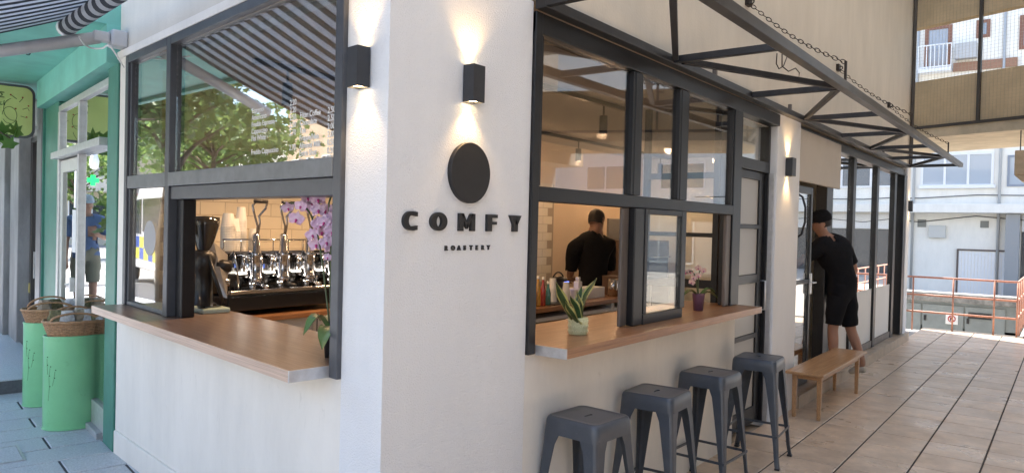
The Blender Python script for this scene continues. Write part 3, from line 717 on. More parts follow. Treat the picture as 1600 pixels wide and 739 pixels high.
# ============================================================ BAR STOOLS
def rsq(h, n, k=.28):
    """rounded square ring of half width h"""
    out = []; r = h * k
    per = n // 4
    for q in range(4):
        cx, cy = ((h - r), (h - r)) if q == 0 else ((-(h - r)), (h - r)) if q == 1 else (-(h - r), -(h - r)) if q == 2 else ((h - r), -(h - r))
        for i in range(per):
            a = math.pi / 2 * q + math.pi / 2 * i / (per - 1); out.append((cx + r * math.cos(a), cy + r * math.sin(a)))
    return out
def make_stool():
    t = thing('bar_stool', 'x', 'stool', (0, 0, 0), 'grey metal bar stools along the counter wall')
    n = 32; rings = []
    for h, z, k in ((.158, .672, .22), (.161, .672, .22), (.160, .70, .22), (.157, .735, .22), (.152, .749, .24), (.146, .7545, .25), (.141, .7555, .26), (.136, .7545, .27), (.132, .753, .28), (.10, .7528, .3), (.05, .7526, .4)):
        rings.append([(x, y, z) for x, y in rsq(h, n, k)])
    for z in (.7525, .735): rings.append([(x * 1.0, y * .30, z) for x, y in rsq(.030, n, .5)])
    vs = [p for r_ in rings for p in r_]; fs = []
    for i in range(len(rings) - 1):
        for k in range(n): fs.append((i * n + k, i * n + (k + 1) % n, (i + 1) * n + (k + 1) % n, (i + 1) * n + k))
    se = MB().add(vs, fs).build('seat', m_steelgrey, t, smooth=True)
    se.data.set_sharp_from_angle(angle=R(32))
    MB().box(-.0295, .0295, -.0088, .0088, .738, .748).build('slot_dark_fill', m_blackpl, t)  # black fill added so the open slot reads as deep shade
    for sx in (-1, 1):
        for sy in (-1, 1):
            sec = []
            L = 9
            for i in range(L + 1):
                u = i / L; z = .70 * (1 - u) + .012 * u
                c = .155 + (.205 - .155) * u + (.006 * max(0, u - .9) * 10)
                wd = .088 - .058 * min(1, u * 1.25) ** .8; th = .004; rr = .018 * (1 - .4 * u)
                if i == 0: wd = .105
                prof = [(c - wd, c), (c - rr, c), (c - .3 * rr, c - .3 * rr), (c, c - rr), (c, c - wd)]
                inn = [(c - th, c - wd), (c - th, c - rr - th), (c - .3 * rr - th, c - .3 * rr - th), (c - rr - th, c - th), (c - wd, c - th)]
                sec.append([(sx * x, sy * y, z) for x, y in prof + inn])
            m = len(sec[0]); vs = [p for s_ in sec for p in s_]
            fs = [(i * m + k, i * m + (k + 1) % m, (i + 1) * m + (k + 1) % m, (i + 1) * m + k) for i in range(L) for k in range(m)] + [tuple(range(m)), tuple(range(L * m, L * m + m))]
            MB().add(vs, fs).build('leg', m_steelgrey, t, bevel=0)
            MB().box(sx * .178, sx * .214, sy * .178, sy * .214, 0, .014).build('foot_cap', m_blackpl, t, bevel=.004)
    for a, b in (((-.19, -.188), (.19, -.188)), ((-.19, .188), (.19, .188)), ((-.188, -.19), (-.188, .19)), ((.188, -.19), (.188, .19))):
        MB().bar((a[0], a[1], .225), (b[0], b[1], .225), .006, .016).build('footrest', m_steelgrey, t)
    MB().bar((-.14, -.14, .66), (.14, .14, .66), .02, .008).bar((-.14, .14, .665), (.14, -.14, .665), .02, .008).build('brace', m_blackpl, t)
    return t
st0 = make_stool()
spots = [(1.19, -.195, -.07, 'grey metal bar stool below the snake plant end of the counter'),
         (1.93, -.20, .05, 'grey metal bar stool second from the white pillar'),
         (2.70, -.205, -.03, 'grey metal bar stool second from the bench'),
         (3.51, -.25, .08, 'grey metal bar stool next to the wooden bench')]
for i, (x, y, a, lb) in enumerate(spots[1:]): copy_tree(st0, T(x, y, 0, a), lb)
def move_tree(o, d):
    old = MW[o.name].copy(); ks = kids(o); place(o, d @ old)
    for k in ks:
        w_ = d @ MW[k.name]; place(k, w_, o)
move_tree(st0, T(*spots[0][:2], 0, spots[0][2])); st0['label'] = spots[0][3]

# ============================================================ BENCH
bn = thing('wooden_bench', 'low wooden bench in front of the glass entrance', 'bench', (5.7, -.2, 0))
boxo('seat', (4.84, 6.58, -.375, -.045, .405, .430), m_bench, bn, bevel=.006)
for x in (4.955, 6.40):
    for y in (-.315, -.10):
        s_ = MB(); h0, h1 = .021, .015
        s_.add([(x + a * h1, y + b * h1, 0) for a, b in ((-1, -1), (1, -1), (1, 1), (-1, 1))] + [(x + a * h0, y + b * h0, .405) for a, b in ((-1, -1), (1, -1), (1, 1), (-1, 1))],
               [(3, 2, 1, 0), (4, 5, 6, 7)] + [(i, (i + 1) % 4, 4 + (i + 1) % 4, 4 + i) for i in range(4)])
        s_.build('leg', m_bench, bn, bevel=.003)
boxo('apron', (4.98, 6.375, -.332, -.312, .355, .404), m_bench, bn, bevel=.002)
boxo('apron', (4.98, 6.375, -.105, -.085, .355, .404), m_bench, bn, bevel=.002)
for x in (4.955, 6.40): boxo('end_rail', (x - .009, x + .009, -.29, -.125, .355, .404), m_bench, bn)

# ============================================================ PLANTS
m_pet = mat('orchid_petal', (.80, .64, .77), .5, var=(50, .15, (.72, .46, .66)))
m_pet2 = mat('pale_orchid_petal', (.74, .50, .44), .5, var=(60, .2))
m_lip = mat('orchid_lip', (.45, .04, .22), .5)
m_stem = mat('plant_stem', (.05, .075, .025), .5)
m_olf = mat('orchid_leaf', (.10, .20, .06), .35, var=(12, .3), coat=.2)
def petal(b, ang, ln, wd, cup, M):
    vs = []; n = 6
    for i in range(n + 1):
        u = i / n; w_ = wd * math.sin(math.pi * min(1, .12 + u * .88)) ** .75
        for k in (-1, -.5, 0, .5, 1):
            x, y, z = w_ * k, ln * u, cup * (u * u) + .25 * wd * abs(k) ** 2 * (1 - u) + .004 * math.sin(u * 9 + k * 3)
            p = Matrix.Rotation(ang, 3, 'Z') @ Vector((x, y, z)); vs.append(M @ p)
    b.add(vs, [(i * 5 + k, i * 5 + k + 1, i * 5 + k + 6, i * 5 + k + 5) for i in range(n) for k in range(4)])
def orchid_flower_mesh(sz, mp):
    b = MB(); I3 = Matrix.Identity(4)
    for a in (0, 130, 230): petal(b, R(a), sz * .95, sz * .30, -.12 * sz, I3)
    for a in (72, -72): petal(b, R(a), sz * 1.0, sz * .52, .12 * sz, I3)
    k = len(b.f); b.sphere((0, -.12 * sz, .14 * sz), sz * .17, 8, 6, 1, .9, 1.1); b.tube([(0, -.1 * sz, .14 * sz), (0, -.38 * sz, .2 * sz), (0, -.45 * sz, .05 * sz)], [sz * .12, sz * .10, .03 * sz], 6)
    me_ = bpy.data.meshes.new('flower'); me_.from_pydata(b.v, [], b.f); me_.materials.append(mp); me_.materials.append(m_lip)
    for i, p in enumerate(me_.polygons): p.material_index = 1 if i >= k else 0; p.use_smooth = True
    return me_
def face_to(p, target, roll=0):
    d = (Vector(target) - Vector(p)).normalized(); q = d.to_track_quat('Z', 'Y').to_matrix().to_4x4()
    m = Matrix.Translation(p) @ q @ Matrix.Rotation(roll, 4, 'Z'); return m
def strap_leaf(base, tip, bend, wd, m, par, name='leaf', margin=None, n=9, tw=0):
    base, tip = Vector(base), Vector(tip); d = tip - base; side = d.cross(Vector((0, 0, 1)))
    if side.length < .02: side = Vector((math.cos(tw), math.sin(tw), 0))
    side.normalize(); side = Matrix.Rotation(tw, 3, d.normalized()) @ side if tw else side
    nrm = side.cross(d).normalized(); vs = []; C5 = (-1, -.72, 0, .72, 1)
    for i in range(n + 1):
        u = i / n; c = base + d * u + nrm * bend * math.sin(math.pi * u) * 1.0
        w_ = wd * (.42 + .58 * math.sin(math.pi * min(1, u * 1.25 + .02) * .5)) if u < .62 else wd * max(.02, math.cos((u - .62) / .38 * math.pi / 2))
        for k in C5: vs.append(c + side * w_ * k + nrm * (.22 * w_ * k * k + .004 * math.sin(9 * u + 4 * k)))
    off = len(vs); vs += [v - nrm * .002 for v in vs]
    fs = []; mi = []
    for s_ in (0, 1):
        for i in range(n):
            for k in range(4):
                q = [i * 5 + k, i * 5 + k + 1, i * 5 + k + 6, i * 5 + k + 5]; q = [x + off * s_ for x in q]
                fs.append(tuple(q if s_ == 0 else q[::-1])); mi.append(1 if k in (0, 3) else 0)
    me_ = bpy.data.meshes.new(name); me_.from_pydata([tuple(v) for v in vs], [], fs); me_.materials.append(m)
    if margin: me_.materials.append(margin)
    for p, k in zip(me_.polygons, mi): p.use_smooth = True; p.material_index = k if margin else 0
    return link(name, me_, m, par)

# pink orchid in the street hatch
po = Vector((.155, .505, 1.083))
orc = thing('potted_orchid', 'tall pink orchid in a slim black pot at the end of the street counter', 'plant', po)
MB().lathe([(.001, 0), (.022, 0), (.032, .125), (.034, .13), (.030, .13), (.028, .11), (.001, .105)], po, 20, cap=False).build('pot', m_blackpl, orc, smooth=True)
def pA(x, y, o=-.08):
    r = ray(x, y); n_ = FA.to_3x3() @ Vector((0, 1, 0)); return CAM + r * ((o - n_.dot(CAM)) / n_.dot(r))
s1 = [po + Vector((0, 0, .11)), pA(511, 470), pA(505, 420), pA(497, 370), pA(485, 335), pA(470, 318), pA(455, 318)]
s2 = [po + Vector((.01, .005, .11)), pA(516, 460, -.10), pA(517, 400, -.10), pA(516, 350, -.10), pA(514, 318, -.1), pA(520, 304, -.1)]
def smooth_path(pts, k=4):
    out = []
    for i in range(len(pts) - 1):
        p0, p1, p2, p3 = pts[max(i - 1, 0)], pts[i], pts[i + 1], pts[min(i + 2, len(pts) - 1)]
        for j in range(k):
            t = j / k; out.append(.5 * ((2 * p1) + (p2 - p0) * t + (2 * p0 - 5 * p1 + 4 * p2 - p3) * t * t + (3 * p1 - p0 - 3 * p2 + p3) * t ** 3))
    return out + [pts[-1]]
for s_ in (s1, s2): MB().tube(smooth_path(s_), .0042, 7).build('stem', m_stem, orc, smooth=True)
fm = orchid_flower_mesh(.038, m_pet)
for i, (x, y, o) in enumerate([(450, 325, -.08), (463, 342, -.06), (478, 325, -.10), (481, 309, -.09), (497, 311, -.10), (497, 328, -.07), (506, 347, -.05), (516, 343, -.09), (519, 362, -.07), (488, 367, -.06), (503, 362, -.12), (510, 378, -.05), (494, 382, -.10), (517, 384, -.11), (512, 402, -.06), (524, 330, -.12), (470, 322, -.05), (487, 318, -.13), (508, 328, -.13), (499, 350, -.09), (523, 350, -.10)]):
    p = pA(x, y, o); f = bpy.data.objects.new('flower', fm); COL.objects.link(f)
    tgt = CAM + Vector((random.uniform(-.9, .7), random.uniform(-.5, .5), random.uniform(-1.0, .3)))
    place(f, face_to(p, tgt, random.uniform(-.3, .3)) @ Matrix.Scale(random.uniform(.85, 1.12) * (.6 if y > 395 else 1), 4), orc)
strap_leaf(po + Vector((0, 0, .12)), pA(474, 522, .06), .07, .03, m_olf, orc)
strap_leaf(po + Vector((0, 0, .12)), pA(503, 545, .08), .05, .03, m_olf, orc)
strap_leaf(po + Vector((0, 0, .12)), pA(500, 500, -.30), .04, .03, m_olf, orc)

# snake plant
pp = Vector((1.43, .03, 1.104))
sn = thing('snake_plant', 'snake plant with yellow edged leaves in a pale green patterned pot', 'plant', pp)
m_pot = mat('pale_green_ceramic', (.60, .61, .36), .45, var=(30, .12))
pot = MB().lathe([(.001, 0), (.047, 0), (.051, .005), (.053, .088), (.052, .092), (.048, .092), (.046, .075), (.001, .07)], pp, 32, cap=False).build('pot', m_pot, sn, smooth=True)
m_emb = mat('pot_relief', (.70, .70, .48), .45)
rl = MB()
for r_ in range(3):
    for k in range(14):
        a = 2 * math.pi * (k + .5 * (r_ % 2)) / 14; c = pp + Vector((.0535 * math.cos(a), .0535 * math.sin(a), .016 + .026 * r_))
        M_ = Matrix.Rotation(a, 4, 'Z') @ Matrix.Rotation(math.pi / 2, 4, 'Y') @ Matrix.Rotation(math.pi / 2, 4, 'Z')
        rl.torus(c, .0075, .0016, 8, 5, M_, 1, 1.4, 0, math.pi)
rl.build('pot_relief', m_emb, sn)
MB().lathe([(.001, .0), (.046, 0)], pp + Vector((0, 0, .076)), 20, cap=False).build('soil', mat('soil', (.04, .03, .02), .9), sn)
m_snl = mat('snake_leaf', (.055, .12, .040), .4, var=(45, .6, (.018, .055, .025)), stretch=(.35, .35, 1))
m_sne = mat('snake_leaf_edge', (.46, .44, .16), .45)
for (bx, by, tx, ty, wd, tw, bend) in ((-.02, 0, 869, 440, .030, .15, -.02), (.015, .01, 932, 434, .029, -.2, .02), (-.012, -.03, 891, 462, .024, .3, .01), (.01, -.02, 902, 455, .022, -.4, .008), (.0, .03, 909, 447, .022, .5, .0), (-.03, -.035, 884, 470, .026, .1, -.015)):
    tip = on_y(tx, ty, .03 + by * .5); strap_leaf(pp + Vector((bx, by, .06)), tip, bend, wd * .92, m_snl, sn, 'leaf', m_sne, 10, tw)

# small orchid in the purple pot
p2 = Vector((3.04, .036, 1.104))
o2 = thing('potted_orchid', 'small pale orchid in a purple pot on the passage counter', 'plant', p2)
MB().lathe([(.001, 0), (.033, 0), (.044, .118), (.046, .122), (.042, .122), (.040, .105), (.001, .10)], p2, 24, cap=False).build('pot', mat('purple_pot', (.15, .075, .13), .4, var=(10, .2)), o2, smooth=True)
s3 = [p2 + Vector((0, 0, .1)), on_y(1089, 450, .036), on_y(1087, 435, .03), on_y(1082, 424, .02), on_y(1073, 426, .02)]
MB().tube(smooth_path(s3), .0045, 6).build('stem', m_stem, o2, smooth=True)
MB().tube(smooth_path([p2 + Vector((0, 0, .1)), on_y(1091, 440, .05), on_y(1093, 424, .05), on_y(1099, 422, .05)]), .004, 6).build('stem', m_stem, o2, smooth=True)
fm2 = orchid_flower_mesh(.026, m_pet2)
for x, y in ((1071, 426), (1079, 425), (1084, 434), (1081, 441), (1091, 419), (1099, 423), (1091, 431)):
    f = bpy.data.objects.new('flower', fm2); COL.objects.link(f); p = on_y(x, y, .03)
    place(f, face_to(p, CAM + Vector((random.uniform(-1, 1), 0, random.uniform(-1, .5))), random.uniform(-.4, .4)), o2)
for tx, ty in ((1121, 465), (1118, 456), (1066, 462)): strap_leaf(p2 + Vector((0, 0, .10)), on_y(tx, ty, .05), .04, .018, m_olf, o2)

# ============================================================ INSIDE: counters, machine, cups
m_wht2 = mat('white_cabinet', (.70, .69, .66), .45, var=(3, .05))
bc = thing('back_counter', 'white cabinet with wooden top under the espresso machine', 'counter', (1.5, 2.7, 0))
boxo('cabinet', (.68, 2.55, 2.50, 3.03, .012, .955), m_wht2, bc); boxo('worktop', (.67, 2.58, 2.44, 3.035, .957, .995), m_oak, bc, bevel=.003)
for x in (1.15, 1.62, 2.09): boxo('cabinet_gap', (x, x + .004, 2.494, 2.4995, .05, .93), m_blackpl, bc)
for x in (1.10, 1.20, 1.57, 2.04): MB().bar((x, 2.48, .78), (x, 2.48, .90), .012, .012).build('door_handle', m_silver, bc)
isl = thing('island_counter', 'white framed counter with wooden top in front of the barista', 'counter', (4.1, 1.6, 0))
boxo('worktop', (2.3, 4.75, 1.40, 1.80, .96, 1.0), m_oak, isl, bevel=.004)
for x in (2.32, 2.95, 3.60, 4.25, 4.70): boxo('upright', (x, x + .04, 1.42, 1.78, .012, .958), m_wht2, isl)
for z in (.88, .50, .10):
    for x0, x1 in ((2.362, 2.948), (2.992, 3.598), (3.642, 4.248), (4.292, 4.698)): boxo('shelf', (x0, x1, 1.425, 1.775, z, z + .03), m_wht2, isl)
boxo('back_panel', (2.34, 4.72, 1.782, 1.795, .012, .958), mat('grey_panel', (.32, .30, .28), .6), isl)
for x0, w1 in ((2.40, 'nearest the pillar'), (3.03, 'second from the pillar')):
    for z0, w2 in ((.54, 'lower'), (.70, 'upper')): tag(boxo('storage_box', (x0, x0 + .5, 1.44, 1.74, z0, z0 + .13), mat('grey_crate', (.22, .22, .22), .6), None, bevel=.01), '%s grey storage box in the island bay %s' % (w2, w1), 'box', 'storage boxes in the island counter')
tag(MB().box(3.75, 4.1, 1.45, 1.7, .531, .545).box(3.80, 4.15, 1.48, 1.72, .546, .556).build('magazine', mat('magazine_red', (.42, .10, .06), .5, var=(25, .8, (.6, .4, .3)))), 'red magazines lying on a shelf under the island', 'magazines')

em = thing('espresso_machine', 'chrome lever espresso machine on the back counter', 'espresso machine', (1.42, 2.8, .995))
m_mach = mat('machine_panel', (.13, .125, .12), .2, 1.0, var=(10, .5))
boxo('body', (.90, 1.98, 2.66, 3.0, 1.14, 1.43), m_mach, em, bevel=.012)
boxo('base', (.89, 1.99, 2.52, 3.0, 1.035, 1.135), m_blackpl, em, bevel=.008)
for x in (.95, 1.93):
    for y in (2.58, 2.95): MB().lathe([(.022, .995), (.018, 1.036)], (x, y, 0), 12).build('foot', m_chrome, em)
boxo('drip_rail', (.885, 1.995, 2.485, 2.52, 1.155, 1.182), m_chrome, em, bevel=.006)
gr = MB()
for i in range(26): gr.box(.91 + .041 * i, .935 + .041 * i, 2.522, 2.655, 1.150, 1.158)
gr.build('drip_grille', m_chrome, em)
boxo('top_plate', (.89, 1.99, 2.60, 3.01, 1.432, 1.45), m_chrome, em, bevel=.004)
rl = MB().tube([(.90, 2.62, 1.53), (1.98, 2.62, 1.53)], .006, 6)
for i in range(9): rl.tube([(.91 + .132 * i, 2.62, 1.45), (.91 + .132 * i, 2.62, 1.53)], .004, 6)
rl.build('cup_rail', m_chrome, em, smooth=True)
m_led = mat('machine_work_light', (1, 1, 1), .4, emit=((1, .92, .8), 4))
for i, x in enumerate((1.14, 1.37, 1.60, 1.83)):
    gp_ = MB().lathe([(.001, 1.225), (.046, 1.225), (.046, 1.262), (.036, 1.27), (.034, 1.40), (.040, 1.405), (.040, 1.44), (.03, 1.45), (.028, 1.56), (.020, 1.575), (.001, 1.58)], (x, 2.585, 0), 20, cap=False)
    gp_.tube([(x, 2.60, 1.33), (x, 2.67, 1.33)], .036, 12); gp_.tube([(x + .055, 2.60, 1.25), (x + .055, 2.60, 1.42)], .012, 8)
    gp_.box(x - .06, x + .06, 2.625, 2.66, 1.26, 1.41)
    go = gp_.build('group_head', m_chrome, em, smooth=True)
    MB().lathe([(.001, 1.205), (.03, 1.205), (.034, 1.224), (.001, 1.224)], (x, 2.585, 0), 16, cap=False).tube([(x, 2.555, 1.213), (x + .01, 2.45, 1.20)], [.010, .014], 8).build('portafilter', m_blackpl if i % 2 else m_chrome, go, smooth=True)
    if i < 3 or True:
        MB().tube([(x, 2.575, 1.54), (x - .008, 2.56, 1.63), (x - .050, 2.545, 1.73), (x - .062, 2.54, 1.775), (x - .040, 2.535, 1.80)], .008, 8).tube([(x, 2.575, 1.54), (x + .012, 2.56, 1.65), (x - .004, 2.55, 1.70), (x + .045, 2.545, 1.755), (x + .052, 2.54, 1.79), (x + .04, 2.535, 1.80)], .008, 8).build('lever', m_chrome, go, smooth=True)
        MB().tube([(x - .052, 2.535, 1.805), (x + .052, 2.535, 1.805)], .013, 10).build('lever_grip', m_blackpl, go, smooth=True)
    boxo('work_light', (x - .125, x - .06, 2.60, 2.63, 1.285, 1.297), m_led, go)
    MB().tube([(x - .09, 2.655, 1.40), (x - .09, 2.60, 1.40), (x - .09, 2.59, 1.30)], .014, 8).build('pipework', m_chrome, go, smooth=True)
    MB().tube([(x - .115, 2.64, 1.42), (x + .112, 2.64, 1.42)], .010, 8).build('pipe', m_chrome, go, smooth=True)
    tag(MB().lathe([(.001, 1.159), (.022, 1.159), (.027, 1.225), (.024, 1.225), (.02, 1.165), (.001, 1.163)], (x - .03, 2.575, 0), 14, cap=False).build('espresso_cup', m_chrome, smooth=True), 'small steel cup on the drip grille under the %s lever from the grinder' % ('first', 'second', 'third', 'fourth')[i], 'cup', 'cups on the drip grille')
MB().tube([(.93, 2.60, 1.40), (.93, 2.53, 1.45), (.95, 2.52, 1.36), (.96, 2.51, 1.20)], .007, 8).build('steam_wand', m_chrome, em, smooth=True)
MB().lathe([(.02, 0), (.028, .01)], (.96, 2.654, 1.30), 16, axis='y').lathe([(.02, 0), (.028, .01)], (1.27, 2.654, 1.33), 16, axis='y').build('pressure_gauge', m_chrome, em)
for x, z in ((1.02, 1.33), (1.25, 1.32)): boxo('indicator', (x - .008, x + .008, 2.650, 2.659, z, z + .03), mat('blue_indicator', (.05, .12, .5), .3), em)

def cup_stack(x, y, z0, n, r, pit, label):
    prof = [(.001, 0), (r * .72, 0)]
    for i in range(n):
        z = .085 + pit * i
        prof += [(r * .97, z - .010 if i else z - .01), (r * 1.05, z - .004), (r * 1.05, z), (r * .955, z + .001)]
    prof += [(.001, .085 + pit * n - pit)]
    if n == 0: return
    o = MB().lathe([(a, b) for a, b in prof], (x, y, z0), 20, cap=False).build('paper_cup_stack', m_paper, smooth=False)
    tag(o, label, 'cups', 'paper cup stacks behind the espresso machine')
    # turned upside down: rims face the counter
    return o
def cup_tower(x, y, z0, n, r, pit, label, group):
    """cups nested upside down: mouth rims stepping up to the last cup's base"""
    prof = [(r * .9, 0)]
    for i in range(n):
        z = pit * i; prof += [(r * 1.04, z), (r * 1.04, z + .005), (r * .97, z + .006)]
    prof += [(r * .97, pit * n), (r * .70, pit * n + .085), (.001, pit * n + .085)]
    o = MB().lathe(prof, (x, y, z0), 20, cap=False).build('paper_cup_stack', m_paper, smooth=False)
    return tag(o, label, 'cups', group)
G1 = 'paper cup stacks on the espresso machine'
for px, py0, py1, r, lb in ((350, 333, 394, .050, 'stack of large white paper cups nearest the grinder'), (364, 341, 396, .050, 'stack of large white paper cups second from the grinder'), (377, 322, 372, .040, 'tallest slim stack of small white paper cups'), (381, 360, 392, .040, 'short stack of small paper cups below the tallest stack'), (395, 357, 388, .038, 'short stack of small paper cups beside the first lever')):
    y = 2.78; b0 = on_y(px, py1, y); t0 = on_y(px, py0, y); hgt = t0.z - 1.451
    cup_tower(b0.x, y + random.uniform(-.05, .08), 1.451, max(1, int((hgt - .085) / .012)), r, .012, lb, G1)

# grinder, scale and slanted steel tray at the left of the hatch
gd = thing('coffee_grinder', 'black coffee grinder with hopper at the left of the hatch', 'grinder', FA @ Vector((2.62, -.36, 1.083)))
def gA(s, o, z): return FA @ Vector((s, o, z))
c = gA(2.62, -.36, 1.083)
MB().lathe([(.001, 0), (.085, 0), (.085, .02), (.06, .035), (.055, .22), (.075, .25), (.085, .30), (.08, .36), (.05, .38)], c, 20, cap=False).build('body', m_blackpl, gd, smooth=True)
MB().lathe([(.045, .38), (.095, .55), (.098, .60), (.001, .61)], c, 24, cap=False).build('hopper', mat('smoked_hopper', (.03, .028, .025), .12, coat=.5), gd, smooth=True)
MB().tube([c + Vector((.06, -.04, .28)), c + Vector((.15, -.08, .27))], [.045, .04], 14).build('motor', m_blackpl, gd, smooth=True)
MB().tube([c + Vector((.05, -.06, .17)), c + Vector((.13, -.10, .165))], [.02, .03], 10).build('spout', m_chrome, gd, smooth=True)
kp = [gA(2.36, -.33, 1.085), gA(2.10, -.42, 1.09)]
tr = MB(); a, b, cc, dd = gA(2.32, -.50, 1.10), gA(2.04, -.52, 1.10), gA(2.42, -.60, 1.45), gA(2.62, -.58, 1.44)
pts = [on_y(345, 462, 2.42), on_y(355, 466, 2.40), on_y(356, 398, 2.50), on_y(334, 378, 2.50), on_y(322, 398, 2.50)]
n_ = Vector((0, .02, 0)); tr.add(pts + [p + n_ for p in pts], [(0, 1, 2, 3, 4), (9, 8, 7, 6, 5)] + [(i, (i + 1) % 5, 5 + (i + 1) % 5, 5 + i) for i in range(5)])
tag(tr.build('metal_tray', mat('brushed_tray', (.40, .38, .36), .3, .8, var=(6, .3))), 'brushed metal tray leaning beside the espresso machine', 'tray')
tag(MB().tube([pts[4] + Vector((0, -.03, 0)), pts[0] + Vector((.0, -.03, -.05))], .012, 8).build('tamper_handle', m_blackpl, smooth=True), 'black rod leaning against the metal tray', 'rod')
sc_ = thing('kitchen_scale', 'mint green kitchen scale on the street counter', 'scale', gA(2.34, -.29, 1.083))
mm = FA @ T(2.34, -.29, 1.083)
boxo('scale_body', (-.11, .11, -.09, .09, 0, .032), mat('mint_plastic', (.42, .52, .44), .4), sc_, mm, bevel=.01)
MB().lathe([(.07, .034), (.075, .04)], (0, .0, 0), 24).build('weighing_plate', m_chrome, sc_, mm)
boxo('display', (-.10, -.02, .05, .085, .032, .0335), m_blackpl, sc_, mm)

# things on the island counter
def bottle(px, hgt, col, label):
    p = on_z(px, 474, 1.0); p.y = 1.50; p.x = on_y(px, 470, 1.50).x
    t = thing('juice_bottle', label, 'bottle', (p.x, 1.50, 1.0), 'juice bottles on the island counter')
    MB().lathe([(.001, 0), (.023, 0), (.025, .01), (.025, hgt * .55), (.011, hgt * .82), (.010, hgt)], (p.x, 1.50, 1.0), 14, cap=False).build('bottle_body', mat('juice_%d' % px, col, .1, coat=.6), t, smooth=True)
    MB().lathe([(.012, hgt * .97), (.012, hgt + .015), (.001, hgt + .016)], (p.x, 1.50, 1.0), 12, cap=False).build('cap', m_white, t, smooth=True)
bottle(833, .22, (.45, .16, .04), 'orange juice bottle on the island counter, nearest the pillar')
bottle(840, .24, (.55, .30, .05), 'yellow juice bottle on the island counter')
bottle(848, .23, (.38, .05, .04), 'red juice bottle on the island counter')
bottle(856, .19, (.05, .20, .18), 'teal bottle on the island counter next to the red one')
for px, n, r, lb in ((863, 12, .040, 'tall stack of white lids beside the juice bottles'), (884, 8, .036, 'short stack of white cups in front of the speaker')):
    p = on_y(px, 468, 1.58); cup_tower(p.x, 1.58, 1.0, n, r, .011, lb, 'stacks on the island counter')
tag(boxo('cup_tray', (on_y(858, 470, 1.5).x, on_y(885, 470, 1.5).x + .1, 1.44, 1.74, 1.0, 1.012), m_blackpl, bevel=.003), 'flat black tray under the cup stacks', 'tray')
sp = thing('speaker', 'round portable speaker with blue light and carry handle', 'speaker', (on_y(872, 440, 1.68).x, 1.70, 1.0))
cx = on_y(872, 440, 1.68).x + .03
MB().lathe([(.001, -.11), (.04, -.108), (.06, -.08), (.063, 0), (.06, .08), (.04, .108), (.001, .11)], (cx, 1.70, 1.155), 20, cap=False, axis='x').build('speaker_body', m_blackpl, sp, smooth=True)
MB().torus((cx, 1.70, 1.16), .10, .007, 20, 8, Matrix.Rotation(math.pi / 2, 4, 'X'), 1.0, .95, 0, math.pi).build('carry_handle', m_blackpl, sp, smooth=True)
boxo('light_bar', (cx + .01, cx + .08, 1.632, 1.64, 1.14, 1.17), mat('blue_light', (.1, .2, 1), .4, emit=((.12, .22, 1), 1.0)), sp)
for s_ in (-.06, .06): MB().box(cx + s_ - .015, cx + s_ + .015, 1.67, 1.73, 1.0, 1.10).build('speaker_foot', m_blackpl, sp)
q = on_y(958, 452, 1.55); tag(MB().lathe([(.001, 0), (.055, 0), (.055, .17), (.05, .172), (.05, .16), (.001, .15)], (q.x, 1.55, 1.0), 20, cap=False).build('steel_canister', m_chrome, smooth=True), 'steel canister near the end of the island counter', 'canister')
tag(boxo('card_box', (q.x + .07, q.x + .25, 1.50, 1.72, 1.0, 1.19), mat('brown_card', (.13, .075, .05), .7), bevel=.004), 'dark brown box beside the steel canister', 'box')
q = on_y(920, 452, 1.55); tag(boxo('paper_box', (q.x - .25, q.x + .30, 1.55, 1.72, 1.0, 1.10), m_paper, bevel=.004), 'low white paper box behind the snake plant', 'box')
q = on_y(903, 440, 1.6)
tag(MB().box(q.x - .03, q.x + .03, 1.57, 1.63, 1.10, 1.17).box(q.x - .015, q.x + .015, 1.58, 1.62, 1.17, 1.21).build('soap_dispenser', m_paper, bevel=.006), 'small white dispenser on the paper box', 'dispenser')
# switches on the back wall
for px, lb in ((973, 'white wall socket nearer the barista'), (985, 'white wall socket farther from the barista')):
    q = on_y(px, 408, 3.04); t = boxo('wall_socket', (q.x - .05, q.x + .05, 3.03, 3.043, q.z - .05, q.z + .05), m_white, None, bevel=.004)
    tag(t, lb, 'socket', 'sockets on the back wall')
# tall unit behind the sliding sash
tu = thing('oven_unit', 'built-in oven over a wooden shelf of bottles behind the sliding sash', 'oven', (6.6, 2.6, 0))
q0, q1 = on_y(992, 420, 2.35), on_y(1046, 420, 2.35)
boxo('carcass', (q0.x, q1.x, 2.370, 2.950, .98, 1.52), mat('brown_unit', (.13, .085, .06), .5), tu, bevel=.004)
boxo('oven_panel', (q0.x + .02, q1.x - .02, 2.355, 2.368, 1.32, 1.44), mat('brown_steel', (.20, .14, .10), .3, .6), tu)
boxo('oven_glass', (q0.x + .04, q1.x - .04, 2.356, 2.368, 1.02, 1.28), mat('dark_oven_glass', (.02, .018, .016), .08), tu)
MB().tube([(q0.x + .05, 2.32, 1.30), (q1.x - .05, 2.32, 1.30)], .012, 8).build('oven_handle', m_chrome, tu, smooth=True)
MB().lathe([(.022, 0), (.022, .012)], (q0.x + .2, 2.342, 1.385), 14, axis='y').build('blue_knob', mat('blue_knob_light', (.08, .15, .9), .4, emit=((.1, .2, 1), 4)), tu)
boxo('worktop', (q0.x - .05, q1.x + .05, 2.310, 2.950, .935, .975), m_oak, tu)
for x in (q0.x - .04, q0.x + .2, q0.x + .45, q1.x): boxo('upright', (x, x + .03, 2.350, 2.950, .012, .933), m_wht2, tu)
for z in (.10, .5): boxo('shelf', (q0.x - .01, q1.x, 2.350, 2.950, z, z + .02), m_wht2, tu)
